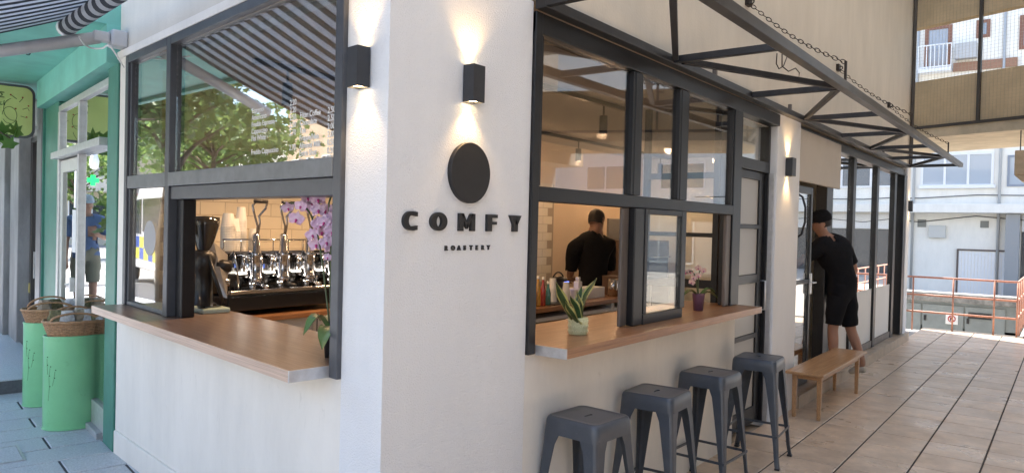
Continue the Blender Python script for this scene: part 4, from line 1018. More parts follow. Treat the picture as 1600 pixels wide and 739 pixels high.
for i in range(7):
    x = q0.x + .04 + i * .105
    tag(MB().lathe([(.001, 0), (.035, 0), (.035, .2), (.013, .27), (.013, .32), (.001, .32)], (x, 2.47, .522), 12, cap=False).build('syrup_bottle', mat('syrup_%d' % (i % 3), ((.12, .05, .02), (.30, .28, .22), (.05, .07, .04))[i % 3], .12, coat=.5), smooth=True),
        ('dark brown', 'pale cream', 'dark green')[i % 3] + ' syrup bottle on the shelf under the oven', 'bottle', 'syrup bottles under the oven')
tag(boxo('picture_frame', (q0.x + .0, q0.x + .30, 2.750, 2.780, 1.522, 1.80), mat('grey_frame_panel', (.20, .19, .18), .5), bevel=.005), 'grey panel standing on the oven unit', 'panel')

# ceiling lights of the shop: a track with spots, warm
def track(y, x0, x1, xs_, label, power, kind):
    t = thing('track_light', label, 'lamp', ((x0 + x1) / 2, y, 2.70))
    boxo('rail', (x0, x1, y - .017, y + .017, 2.655, 2.69), m_blackpl, t)
    for x in (x0 + .2, x1 - .2): MB().tube([(x, y, 2.69), (x, y, 2.705)], .006, 6).build('rail_hanger', m_blackpl, t)
    for x in xs_:
        h = MB().tube([(x, y, 2.655), (x, y, 2.58)], .008, 8); h.lathe([(.001, 2.575), (.034, 2.575), (.034, 2.43), (.030, 2.43), (.028, 2.445), (.001, 2.447)], (x, y, 0), 18, cap=False)
        ho = h.build('spot_head', m_blackpl, t, smooth=True)
        MB().lathe([(.001, 2.440), (.027, 2.440)], (x, y, 0), 16, cap=False).build('bulb', mat('warm_bulb', (1, .8, .5), .3, emit=((1, .70, .40), 25)), ho)
        l = bpy.data.lights.new('spot_glow', kind); l.energy = power; l.color = (1, .63, .35)
        if kind == 'SPOT': l.spot_size = R(150); l.spot_blend = .7
        l.shadow_soft_size = .04
        lo = bpy.data.objects.new('spot_glow', l); COL.objects.link(lo); m = Matrix.Translation((x, y, 2.425)); place(lo, m, t)
track(2.05, .75, 2.6, (1.0, 1.55, 2.1), 'black track light over the espresso machine', 13, 'SPOT')
track(.95, 1.6, 3.6, (2.05, 3.2), 'black track light behind the passage window', 2.0, 'POINT')
track(2.45, 3.4, 7.6, (4.0, 5.2, 6.4, 7.3), 'black track light over the barista', 3.9, 'POINT')

# ============================================================ PEOPLE
def skin_obj(name, joints, edges, root, m, par, fr, k=1.0, sub=2):
    names = list(joints); idx = {n: i for i, n in enumerate(names)}
    me_ = bpy.data.meshes.new(name); me_.from_pydata([tuple(joints[n][:3]) for n in names], [(idx[a], idx[b]) for a, b in edges], [])
    o = link(name, me_, m, par, fr)
    o.modifiers.new('Skin', 'SKIN')
    for n in names:
        r = joints[n][3]; r = r if isinstance(r, tuple) else (r, r)
        sv = me_.skin_vertices[0].data[idx[n]]; sv.radius = (r[0] * k, r[1] * k); sv.use_root = (n == root)
    o.modifiers['Skin'].use_smooth_shade = True
    s_ = o.modifiers.new('Sub', 'SUBSURF'); s_.levels = sub; s_.render_levels = sub
    return o
BODY_E = [('pelvis', 'waist'), ('waist', 'chest'), ('chest', 'upper'), ('upper', 'neck'), ('neck', 'jaw'), ('jaw', 'face'), ('face', 'crown')]
for s_ in 'lr':
    BODY_E += [('upper', s_ + 'sh'), (s_ + 'sh', s_ + 'ua'), (s_ + 'ua', s_ + 'el'), (s_ + 'el', s_ + 'fa'), (s_ + 'fa', s_ + 'wr'), (s_ + 'wr', s_ + 'pa')]
    BODY_E += [('pelvis', s_ + 'hip'), (s_ + 'hip', s_ + 'th'), (s_ + 'th', s_ + 'kn'), (s_ + 'kn', s_ + 'ca'), (s_ + 'ca', s_ + 'an'), (s_ + 'an', s_ + 'to')]
def mid(a, b, t, r): return (*[a[i] + (b[i] - a[i]) * t for i in range(3)], r)
def pose(P):
    """P: main joints -> full joint table with radii"""
    J = dict(pelvis=(*P['pelvis'], .14), waist=(*P['waist'], .138), chest=(*P['chest'], .165), upper=(*P['upper'], .13), neck=(*P['neck'], .058))
    h = Vector(P['head']); up = Vector(P.get('headup', (0, 0, 1))).normalized(); fw = Vector(P.get('headfw', (0, 1, 0))).normalized()
    J['jaw'] = (*(h - up * .075 + fw * .025), .066); J['face'] = (*(h + fw * .008), .088); J['crown'] = (*(h + up * .075 - fw * .008), .068)
    E_ = list(BODY_E)
    for s_ in 'lr':
        sh, el, wr, pa = (P[s_ + k] for k in ('sh', 'el', 'wr', 'pa')); hip, kn, an, to = (P[s_ + k] for k in ('hip', 'kn', 'an', 'to'))
        J[s_ + 'sh'] = (*sh, .078); J[s_ + 'ua'] = mid(sh, el, .5, .060); J[s_ + 'el'] = (*el, .042); J[s_ + 'fa'] = mid(el, wr, .3, .044); J[s_ + 'wr'] = (*wr, .027); J[s_ + 'pa'] = (*pa, .033)
        J[s_ + 'hip'] = (*hip, .098); J[s_ + 'th'] = mid(hip, kn, .45, .082); J[s_ + 'kn'] = (*kn, .058); J[s_ + 'ca'] = mid(kn, an, .3, .060); J[s_ + 'an'] = (*an, .036); J[s_ + 'to'] = (*to, .034)
        d = (Vector(pa) - Vector(wr)).normalized(); sd = d.cross(Vector((0, 1, .2))).normalized(); dn = d.cross(sd)
        for i, (off, ln) in enumerate(((-.027, .068), (-.009, .082), (.009, .078), (.026, .06))):
            b = Vector(pa) + d * .02 + sd * off; J['%sf%da' % (s_, i)] = (*(b + d * .02), .0105); J['%sf%db' % (s_, i)] = (*(b + d * ln * .6 + dn * .012), .009); J['%sf%dc' % (s_, i)] = (*(b + d * ln * .85 + dn * .035), .0075)
            E_ += [(s_ + 'pa', '%sf%da' % (s_, i)), ('%sf%da' % (s_, i), '%sf%db' % (s_, i)), ('%sf%db' % (s_, i), '%sf%dc' % (s_, i))]
        J[s_ + 'tha'] = (*(Vector(wr).lerp(Vector(pa), .5) - sd * .04 + dn * .01), .011); J[s_ + 'thb'] = (*(Vector(pa) - sd * .052 + dn * .025 + d * .01), .009)
        E_ += [(s_ + 'wr', s_ + 'tha'), (s_ + 'tha', s_ + 'thb')]
    # ears and nose
    sd = up.cross(fw).normalized()
    J['nose'] = (*(h + fw * .105 - up * .012), .016); J['lear'] = (*(h + sd * .088 - up * .008 - fw * .01), .018); J['rear'] = (*(h - sd * .088 - up * .008 - fw * .01), .018)
    E_ += [('face', 'nose'), ('face', 'lear'), ('face', 'rear')]
    return J, E_
def sub(J, names, edges, grow):
    j = {n: (*J[n][:3], J[n][3] * grow + .006) for n in names}; return j, [e for e in edges if e[0] in j and e[1] in j]
def bake(o):
    bpy.context.view_layer.update()
    dg = bpy.context.evaluated_depsgraph_get(); me_ = bpy.data.meshes.new_from_object(o.evaluated_get(dg))
    o.modifiers.clear(); o.data = me_
    me_.polygons.foreach_set('use_smooth', [True] * len(me_.polygons))
    return me_
def garment(name, me_, J, E_, test, grow, m, par, fr, seed=0):
    """cloth: the body faces chosen by test(bone, t), pushed out along the normals, with soft folds"""
    import mathutils
    segs = [(a, b, Vector(J[a][:3]), Vector(J[b][:3])) for a, b in E_]
    keep = []
    for p in me_.polygons:
        c = p.center; best = None
        for a, b, u, v in segs:
            d = v - u; t = max(0, min(1, (c - u).dot(d) / max(d.length_squared, 1e-9))); q = (c - (u + d * t)).length
            if best is None or q < best[0]: best = (q, a, b, t)
        g_ = test(best[1], best[2], best[3], c)
        if g_: keep.append(p)
    used = sorted({i for p in keep for i in p.vertices}); mp = {i: k for k, i in enumerate(used)}
    vs = []
    for i in used:
        v = me_.vertices[i]; f = mathutils.noise.noise(Vector((v.co.x * 7 + seed, v.co.y * 7, v.co.z * 11))) * .012
        vs.append(v.co + v.normal * (grow + f))
    n = len(vs); vs += [me_.vertices[i].co + me_.vertices[i].normal * (grow * .45) for i in used]
    fs = [tuple(mp[i] for i in p.vertices) for p in keep]
    from collections import Counter
    ec = Counter(); ed = {}
    for f in fs:
        for k in range(len(f)):
            e = (f[k], f[(k + 1) % len(f)]); ec[tuple(sorted(e))] += 1; ed[tuple(sorted(e))] = e
    rim = [(ed[e][1], ed[e][0], ed[e][0] + n, ed[e][1] + n) for e, c in ec.items() if c == 1]
    g_ = bpy.data.meshes.new(name); g_.from_pydata([tuple(v) for v in vs], [], fs + rim); g_.validate()
    return link(name, g_, m, par, fr, smooth=True)
def person(label, fr, P, shirt, legs, short, skin=None, hair=None, cap=None, shoes=None, sleeve=.75):
    skin = skin or m_skin; t = thing('person', label, 'person', fr=fr); J, E_ = pose(P)
    bo = skin_obj('body', J, E_, 'pelvis', skin, t, fr); me_ = bake(bo)
    zp = P['pelvis'][2]
    def is_shirt(a, b, u, c):
        if (a, b) in (('pelvis', 'waist'), ('waist', 'chest'), ('chest', 'upper')): return True
        if (a, b) == ('upper', 'neck'): return u < .62
        if b[1:] == 'sh' or b[1:] == 'ua': return True
        if b[1:] == 'el': return u < (sleeve - .5) * 2
        if b[1:] == 'hip': return c.z > zp - .09
        return False
    def is_legs(a, b, u, c):
        if (a, b) == ('pelvis', 'waist'): return u < .5
        if b[1:] in ('hip', 'th'): return True
        if b[1:] == 'kn': return (u < .80) if short else True
        return (not short) and (b[1:] == 'ca' or (b[1:] == 'an' and u < .85))
    garment('shirt', me_, J, E_, is_shirt, .024, shirt, t, fr, 3)
    garment('shorts' if short else 'trousers', me_, J, E_, is_legs, .018 if not short else .026, legs, t, fr, 8)
    for s_ in 'lr':
        a, b = Vector(P[s_ + 'an']), Vector(P[s_ + 'to']); hl = a - (b - a) * .25; hl.z = a.z - .045
        skin_obj('shoe', {'h': (*hl, .042), 'm': (*(a.lerp(b, .5) - Vector((0, 0, .012))), .045), 't': (*(b + (b - a).normalized() * .03), .036)}, [('h', 'm'), ('m', 't')], 'h', shoes or m_paper, t, fr)
    h = Vector(P['head']); up = Vector(P.get('headup', (0, 0, 1))).normalized(); fw = Vector(P.get('headfw', (0, 1, 0))).normalized(); sd = up.cross(fw).normalized(); fw = sd.cross(up)
    Mh = Matrix((sd, fw, up)).transposed().to_4x4(); Mh.translation = h
    if hair:
        b = MB(); n = 18
        prof = [(.086, -.045), (.0945, -.005), (.0955, .04), (.084, .082), (.054, .110), (.001, .118)]
        vs = []
        for i, (r, z) in enumerate(prof):
            for k in range(n):
                a = 2 * math.pi * k / n; x, y = r * math.cos(a) * .93, r * math.sin(a) * 1.06 - .012
                zz = z + (.075 if (math.sin(a) > .35 and i == 0) else .035 if (math.sin(a) > .35 and i == 1) else 0) + random.uniform(-.003, .003)
                vs.append((x, y, zz))
        b.add(vs, [(i * n + k, i * n + (k + 1) % n, (i + 1) * n + (k + 1) % n, (i + 1) * n + k) for i in range(len(prof) - 1) for k in range(n)])
        b.build('hair', hair, t, fr @ Mh, smooth=True)
    if cap:
        b = MB().lathe([(.104, .02), (.107, .035), (.104, .08), (.078, .122), (.03, .14), (.001, .142)], (0, -.005, 0), 22, .95, 1.08, cap=False)
        b.build('cap', cap, t, fr @ Mh, smooth=True)
        v = [(.09 * math.cos(R(20 + 140 * i / 10)) * (1.0 + .0), .095 + (.075 * math.sin(R(180 * i / 10))), .026 - .012 * math.sin(R(180 * i / 10))) for i in range(11)]
        v2 = [(x, .07 + .025 * math.sin(R(180 * i / 10)), .034) for i, (x, y, z) in enumerate(v)]
        MB().add(v + v2 + [(x, y, z - .004) for x, y, z in v] + [(x, y, z - .004) for x, y, z in v2], [(i, i + 1, 12 + i, 11 + i) for i in range(10)] + [(22 + i, 33 + i, 34 + i, 23 + i) for i in range(10)] + [(i, 22 + i, 23 + i, i + 1) for i in range(10)]).build('cap_peak', cap, t, fr @ Mh)
    return t
STAND = dict(pelvis=(0, 0, .95), waist=(0, 0, 1.12), chest=(0, -.005, 1.30), upper=(0, 0, 1.43), neck=(0, .015, 1.53), head=(0, .03, 1.68),
             lsh=(-.185, -.01, 1.43), lel=(-.25, -.03, 1.15), lwr=(-.26, .06, .90), lpa=(-.26, .08, .83), rsh=(.185, -.01, 1.43), rel=(.25, -.03, 1.15), rwr=(.26, .06, .90), rpa=(.26, .08, .83),
             lhip=(-.09, 0, .90), lkn=(-.10, .02, .50), lan=(-.10, -.01, .09), lto=(-.11, .15, .04), rhip=(.09, 0, .90), rkn=(.10, .02, .50), ran=(.10, -.01, .09), rto=(.11, .15, .04))
# barista, seen from behind, head bent to the right over the worktop
Pb = dict(STAND); Pb.update(upper=(.02, .06, 1.45), chest=(.01, .03, 1.31), neck=(.06, .10, 1.55), head=(.085, .125, 1.695), headup=(.18, .22, .95), headfw=(.80, .60, -.25),
    lsh=(-.20, .03, 1.41), rsh=(.205, .08, 1.43), lel=(-.225, .08, 1.14), lwr=(-.14, .36, 1.06), lpa=(-.09, .42, 1.05), rel=(.25, .10, 1.15), rwr=(.20, .36, 1.07), rpa=(.15, .43, 1.06))
qb = on_y(930, 400, 2.02)
Pb = {k: (v if k in ('headup', 'headfw') else (v[0] * .98, v[1] * 1.0, v[2] * 1.03)) for k, v in Pb.items()}
person('person in a black T-shirt with short dark hair, back turned, working behind the island counter', T(qb.x, 2.05, .01, R(-38)), Pb, m_blackcloth, m_blackcloth, False, hair=m_hair, sleeve=.92)
# man stepping in at the entrance
Pm = dict(STAND)
Pm.update(pelvis=(.02, 0, .96), waist=(-.01, .03, 1.12), chest=(-.06, .08, 1.30), upper=(-.10, .12, 1.43), neck=(-.16, .15, 1.53), head=(-.22, .18, 1.67), headup=(-.25, .1, .95), headfw=(-.5, .85, -.1),
    lsh=(-.27, .16, 1.42), rsh=(.08, .05, 1.42), lel=(-.42, .30, 1.25), lwr=(-.52, .45, 1.12), lpa=(-.57, .50, 1.10), rel=(.20, -.06, 1.17), rwr=(.15, .05, .93), rpa=(.12, .09, .87),
    lhip=(-.07, .02, .90), rhip=(.10, 0, .90), lkn=(-.10, .06, .52), lan=(-.10, .03, .10), lto=(-.13, .18, .05), rkn=(.16, -.05, .50), ran=(.24, -.17, .12), rto=(.25, -.04, .03))
person('person in black cap, T-shirt and shorts stepping in at the glass entrance', T(6.79, -.06, .09, R(-6)) @ Matrix.Scale(1.02, 4) @ Matrix.Scale(.92, 4, (1, 0, 0)), Pm, m_blackcloth, m_blackcloth, True, hair=m_hair, cap=m_blackcloth, shoes=mat('cream_sneaker', (.55, .50, .42), .6, var=(20, .3)))

# ============================================================ THE GREEN SHOP NEXT DOOR (frame: along, outward, up)
gs = thing('green_shop', 'green painted shop front with silver window frames next door', 'building', P0)
m_green2 = mat('green_paint_lit', (.22, .58, .49), .55, var=(3, .2), bump=(20, .08))  # lighter copy of the shop green: street bounce light put into the colour
MB().prism([(P0.x + .012, P0.y + .03), (2.05, 11.0), (8, 11.0), (8, 9.02), (3.19, 9.02)], 3.16, 5.2).build('upper_storeys', m_cream, gs)
boxo('soffit', (.06, 6.5, -.3, 1.35, 3.0, 3.15), m_green2, gs, FG)
boxo('soffit_edge', (.06, 6.5, 1.352, 1.42, 2.96, 3.20), m_green2, gs, FG)
boxo('fascia', (.05, 3.06, -.22, .075, 2.735, 2.998), m_green2, gs, FG)
boxo('right_post', (.012, .30, -.2, .01, -.05, 2.733), m_green, gs, FG, bevel=.006)
boxo('post_trim', (.302, .335, -.10, -.0, .10, 2.733), m_green, gs, FG)
boxo('left_pilaster', (2.33, 3.04, -.25, .0, -.05, 2.733), m_green, gs, FG, bevel=.006)
boxo('pilaster_trim', (3.042, 3.07, -.25, .02, -.05, 2.998), m_green, gs, FG)
sf = MB()
sf.box(.337, 2.328, -.06, -.0, 2.63, 2.685); sf.box(1.36, 1.405, -.06, .005, .14, 2.63); sf.box(2.25, 2.328, -.06, .005, .05, 2.63)
sf.box(.337, 1.36, -.06, .0, .06, .26)
so_ = sf.build('shop_window', m_silver, gs, FG, bevel=.004)
boxo('transom', (.336, 2.328, -.07, .06, 2.185, 2.245), m_silver, so_, FG, bevel=.005)
for b in ((.338, 1.358, 2.247, 2.628), (1.407, 2.248, 2.247, 2.628), (.338, 1.358, .262, 2.183)): boxo('pane', (b[0], b[1], -.032, -.026, b[2], b[3]), m_glassG, so_, FG)
m_dcream = mat('cream_door_paint', (.62, .62, .56), .45, var=(8, .1))
gd_ = MB(); gd_.box(1.41, 1.50, -.055, -.01, .09, 2.17); gd_.box(2.14, 2.245, -.055, -.01, .09, 2.17); gd_.box(1.50, 2.14, -.055, -.01, 2.06, 2.17); gd_.box(1.50, 2.14, -.055, -.01, .09, .35)
gdo = gd_.build('shop_door', m_dcream, gs, FG, bevel=.004)
boxo('pane', (1.502, 2.138, -.035, -.029, .352, 2.058), m_glassG, gdo, FG)
MB().box(1.50, 1.56, -.01, .03, 1.02, 1.14).tube([FV for FV in ((1.53, .02, 1.08), (1.62, .04, 1.08))], .012, 8).build('door_handle', m_silver, gdo, FG, bevel=.004)
boxo('notice', (1.60, 1.76, -.028, -.0265, 1.35, 1.72), m_paper, gdo, FG)
boxo('sill', (.36, 2.33, -.2, .04, -.05, .085), mat('grey_marble_sill', (.40, .41, .42), .4, var=(6, .3)), gs, FG, bevel=.006)
# dim shop interior
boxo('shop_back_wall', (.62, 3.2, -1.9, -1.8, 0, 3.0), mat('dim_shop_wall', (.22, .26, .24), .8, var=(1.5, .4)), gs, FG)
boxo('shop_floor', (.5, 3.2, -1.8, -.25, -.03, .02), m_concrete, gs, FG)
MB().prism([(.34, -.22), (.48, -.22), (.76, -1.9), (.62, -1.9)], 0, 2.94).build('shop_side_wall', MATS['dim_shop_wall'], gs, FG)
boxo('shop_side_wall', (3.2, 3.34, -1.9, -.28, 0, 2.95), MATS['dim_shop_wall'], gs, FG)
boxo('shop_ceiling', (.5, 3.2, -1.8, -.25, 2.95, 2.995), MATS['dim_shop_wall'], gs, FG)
# hooks in the soffit
for t_, o_ in ((1.5, .35), (1.9, .55), (2.4, .5), (2.7, .75)):
    c = FG @ Vector((t_, o_, 2.985)); MB().torus(c, .017, .004, 12, 6, Matrix.Rotation(math.pi / 2, 4, 'X')).build('soffit_hook', m_blackpl, gs)

# next shop beyond: steel column, stone piers, glass
ns = thing('stone_shopfront', 'grey stone pier shop front beyond the green shop', 'building', FG @ Vector((3.1, 0, 0)))
m_stone = mat('grey_stone_cladding', (.36, .355, .36), .6, var=(5, .35), bump=(30, .2), stretch=(1, 1, .35))
boxo('steel_column', (3.075, 3.36, -.2, .03, -.05, 2.995), mat('grey_column_paint', (.20, .20, .22), .4, .3, var=(6, .2)), ns, FG, bevel=.006)
boxo('stone_pier', (4.62, 5.3, -.3, .04, -.05, 2.995), m_stone, ns, FG, bevel=.01)
boxo('stone_pier', (5.34, 6.6, -.3, .10, -.05, 2.995), m_stone, ns, FG, bevel=.01)
boxo('stone_pier', (6.64, 8.0, -.3, .02, -.05, 2.995), m_stone, ns, FG, bevel=.01)
nf = MB(); nf.box(3.62, 3.68, -.16, -.08, .12, 2.5); nf.box(3.36, 4.62, -.16, -.08, 2.5, 2.56); nf.box(4.5, 4.62, -.16, -.08, .12, 2.5); nf.box(3.36, 4.5, -.16, -.08, .12, .2); nf.box(4.02, 4.12, -.16, -.08, .2, 2.5)
nfo = nf.build('door_frame', mat('dark_bronze_frame', (.06, .055, .055), .4, .4), ns, FG, bevel=.003)
for a, b in ((3.362, 3.618), (3.682, 4.018), (4.122, 4.498)): boxo('pane', (a, b, -.123, -.117, .202, 2.498), m_glassG, nfo, FG)
MB().bar((4.07, -.06, .95), (4.07, -.06, 1.25), .02, .02).build('door_handle', m_silver, nfo, FG)
boxo('letter_plate', (4.52, 4.60, -.08, -.07, .75, .86), mat('yellow_plate', (.5, .42, .15), .5), nfo, FG)
boxo('fanlight_panel', (3.36, 4.62, -.16, -.10, 2.562, 2.995), m_stone, ns, FG)
boxo('interior_back', (3.4, 8, -2.6, -2.5, 0, 3.0), mat('shop_interior_white', (.62, .62, .62), .7, var=(1.2, .5)), ns, FG)
boxo('landing', (2.34, 8.0, .0, 1.2, .02, .155), mat('shaded_dark_step', (.12, .125, .135), .6, var=(40, .3)), ns, FG, bevel=.004)  # dark granite whose colour also holds the shade on the riser
for i in range(7):
    boxo('landing_slab', (2.345 + .8 * i, 2.34 + .8 * (i + 1), .0, 1.195, .156, .165), m_pave, ns, FG, bevel=.003)
dm = boxo('doormat', (4.25, 5.2, .25, .85, .167, .185), mat('brown_coir', (.12, .075, .05), .95, var=(80, .5), bump=(200, .8)), None, FG, bevel=.004)
tag(dm, 'brown coir doormat on the landing before the stone shop front', 'doormat')

# hanging shop sign (perpendicular to the front)
hs = thing('hanging_sign', 'lime green hanging sign with a flower vine, held on the steel column', 'sign', FG @ Vector((3.28, .5, 2.4)))
def rrect(x0, x1, z0, z1, r, n=6):
    o = []
    for cx, cz, a0 in ((x1 - r, z1 - r, 0), (x0 + r, z1 - r, 90), (x0 + r, z0 + r, 180), (x1 - r, z0 + r, 270)):
        o += [(cx + r * math.cos(R(a0 + 90 * i / n)), cz + r * math.sin(R(a0 + 90 * i / n))) for i in range(n + 1)]
    return o
SX = lambda p, a: (a, p[0], p[1])
MB().prism(rrect(.06, 1.10, 2.44, 2.975, .09), 3.27, 3.37, SX).build('sign_case', mat('sign_case_grey', (.10, .10, .11), .4), hs, FG)
MB().prism(rrect(.085, 1.075, 2.465, 2.95, .07), 3.262, 3.2695, SX).build('sign_face', mat('lime_sign_face', (.58, .64, .24), .5, var=(2, .15)), hs, FG)
for z in (2.56, 2.84): MB().bar((3.30, .02, z), (3.30, .075, z), .03, .03).build('bracket', m_silver, hs, FG)
m_vine = mat('vine_print', (.05, .09, .03), .6); m_red = mat('red_bud_print', (.35, .06, .04), .6)
v = MB()
def arc(cx, cz, r, a0, a1, n=16): return [(3.2605, cx + r * math.cos(R(a0 + (a1 - a0) * i / n)), cz + r * math.sin(R(a0 + (a1 - a0) * i / n))) for i in range(n + 1)]
def so_(p): return (p[0], .105 + (p[1] - .20) * .72, p[2])
for pts_ in (arc(.40, 2.72, .11, -100, 75), arc(.44, 2.66, .085, 0, 330), arc(.52, 2.60, .16, 200, 320), [(3.2605, .33, 2.80), (3.2605, .29, 2.84)], [(3.2605, .29, 2.73), (3.2605, .23, 2.75), (3.2605, .21, 2.72)], [(3.2605, .31, 2.66), (3.2605, .25, 2.65)], [(3.2605, .36, 2.83), (3.2605, .42, 2.86)]):
    v.tube([so_(p) for p in pts_], .0024, 5)
v.build('vine_print', m_vine, hs, FG)
bd = MB()
for y, z in ((.29, 2.85), (.22, 2.77), (.24, 2.655), (.37, 2.73), (.36, 2.60), (.43, 2.865)): bd.lathe([(.008, 0), (.008, .002)], so_((3.2595, y, z)), 8, axis='x')
bd.build('bud_print', m_red, hs, FG)
dv = -(FG.to_3x3() @ Vector((0, 1, 0))); mm = Matrix((dv, Vector((0, 0, 1)), dv.cross(Vector((0, 0, 1))))).transposed().to_4x4()
for body, o_, z, sz in (('\u03a3', .37, 2.83, .075), ('\u03b5\u03af', .365, 2.755, .06)):
    m4 = mm.copy(); m4.translation = FG @ Vector((3.2605, o_, z)); link('lettering', text_mesh(body, sz, .0006, .001), m_vine, hs, m4)

# ---- striped awning over the street window (frame A)
aw = thing('striped_awning', 'black and white striped awning with folding arm over the street window', 'awning', FA @ Vector((1.6, .3, 2.9)))
m_str = stripes('awning_stripes', (.76, .76, .77), (.11, .115, .13), 0, .15, .5)
thin_cloth(m_str, None, .6)
fb = MB(); n = 10; zf = lambda o: 2.985 - .37 * (o - .30) - .05 * math.sin(math.pi * max(0, min(1, (o - .3) / 1.6)))
for a in range(n):
    o0, o1 = .30 + 1.6 * a / n, .30 + 1.6 * (a + 1) / n
    fb.add([(-.1, o0, zf(o0)), (3.30, o0, zf(o0)), (3.30, o1, zf(o1)), (-.1, o1, zf(o1)), (-.1, o0, zf(o0) + .003), (3.30, o0, zf(o0) + .003), (3.30, o1, zf(o1) + .003), (-.1, o1, zf(o1) + .003)],
           [(0, 1, 2, 3), (7, 6, 5, 4), (1, 5, 6, 2), (0, 3, 7, 4)])
fb.build('fabric', m_str, aw, FA, smooth=True)
MB().lathe([(.001, -.1), (.055, -.1), (.055, 3.30), (.001, 3.30)], (0, .30, 2.935), 20, cap=False, axis='x').build('fabric_roll', m_str, aw, FA, smooth=True)
m_cas = mat('awning_white_metal', (.60, .60, .61), .4, .2, var=(6, .12))
MB().tube([(3.305, .30, 2.935), (3.36, .30, 2.935)], .06, 16).build('roll_end', m_cas, aw, FA, smooth=False)
MB().box(-.1, 3.30, 1.88, 1.93, 2.335, 2.40).build('front_bar', m_cas, aw, FA, bevel=.01)
MB().box(3.05, 3.17, .0, .10, 2.81, 2.92).box(3.08, 3.14, .10, .20, 2.83, 2.90).build('wall_bracket', m_cas, aw, FA, bevel=.012)
armp = [Vector((3.12, .14, 2.86)), FA.inverted() @ on_z(60, 60, 2.72), ]
p1_ = FA.inverted() @ on_z(0, 80, 2.70)
MB().tube([Vector((3.12, .16, 2.86)), p1_, p1_ + (p1_ - Vector((3.12, .16, 2.86))) * .9], .040, 14, flat=1.0).build('folding_arm', m_cas, aw, FA, smooth=True)
cbp = [FA.inverted() @ on_z(x, y, 2.80) for x, y in ((124, 58), (132, 70), (145, 76), (160, 76), (172, 73))]
cbp += [Vector((3.10, .01, 2.68))]
MB().tube(smooth_path(cbp), .006, 6).build('power_cable', m_white, aw, FA, smooth=True)

# ---- lime green display bins with baskets
def oval_bin(cx, cy, rz, rx, ry, h, label):
    fr = T(cx, cy, .04, rz); t = thing('display_bin', label, 'bin', fr=fr, group='lime green oval bins beside the shop door')
    n = 40; vs = []
    prof = [(.985, 0), (1, .006), (1, h - .004), (1.005, h), (.975, h), (.97, h - .06), (.95, h - .075)]
    b = MB()
    for r, z in prof: vs += [(rx * r * math.cos(2 * math.pi * k / n), ry * r * math.sin(2 * math.pi * k / n), z) for k in range(n)]
    fs = [(i * n + k, i * n + (k + 1) % n, (i + 1) * n + (k + 1) % n, (i + 1) * n + k) for i in range(len(prof) - 1) for k in range(n)]
    fs.append(tuple(range((len(prof) - 1) * n, len(prof) * n)))
    b.add(vs, fs).build('drum', m_lime, t, fr, smooth=True)
    for zz, nm in ((.008, 'bottom_hem'), (h - .006, 'top_hem')): MB().tube([(rx * 1.004 * math.cos(2 * math.pi * k / 48), ry * 1.004 * math.sin(2 * math.pi * k / 48), zz) for k in range(49)], .005, 6, cap=False).build(nm, m_lime, t, fr, smooth=True)
    tw = MB()
    for a0, z0, segs in ((R(215), h * .32, ((0, .0), (.05, .10), (.02, .18), (.07, .25))), (R(226), h * .48, ((0, 0), (.06, .05), (.10, .11))), (R(212), h * .60, ((0, 0), (-.04, .06), (-.05, .12)))):
        tw.tube([(rx * 1.003 * math.cos(a0 + u), ry * 1.003 * math.sin(a0 + u), z0 + v_) for u, v_ in segs], .0010, 5)
        for u, v_ in segs[1:]: tw.sphere((rx * 1.003 * math.cos(a0 + u + .03), ry * 1.003 * math.sin(a0 + u + .03), z0 + v_ + .01), .0045, 6, 4)
    tw.build('twig_print', mat('twig_green', (.04, .13, .05), .6), t, fr)
    return t
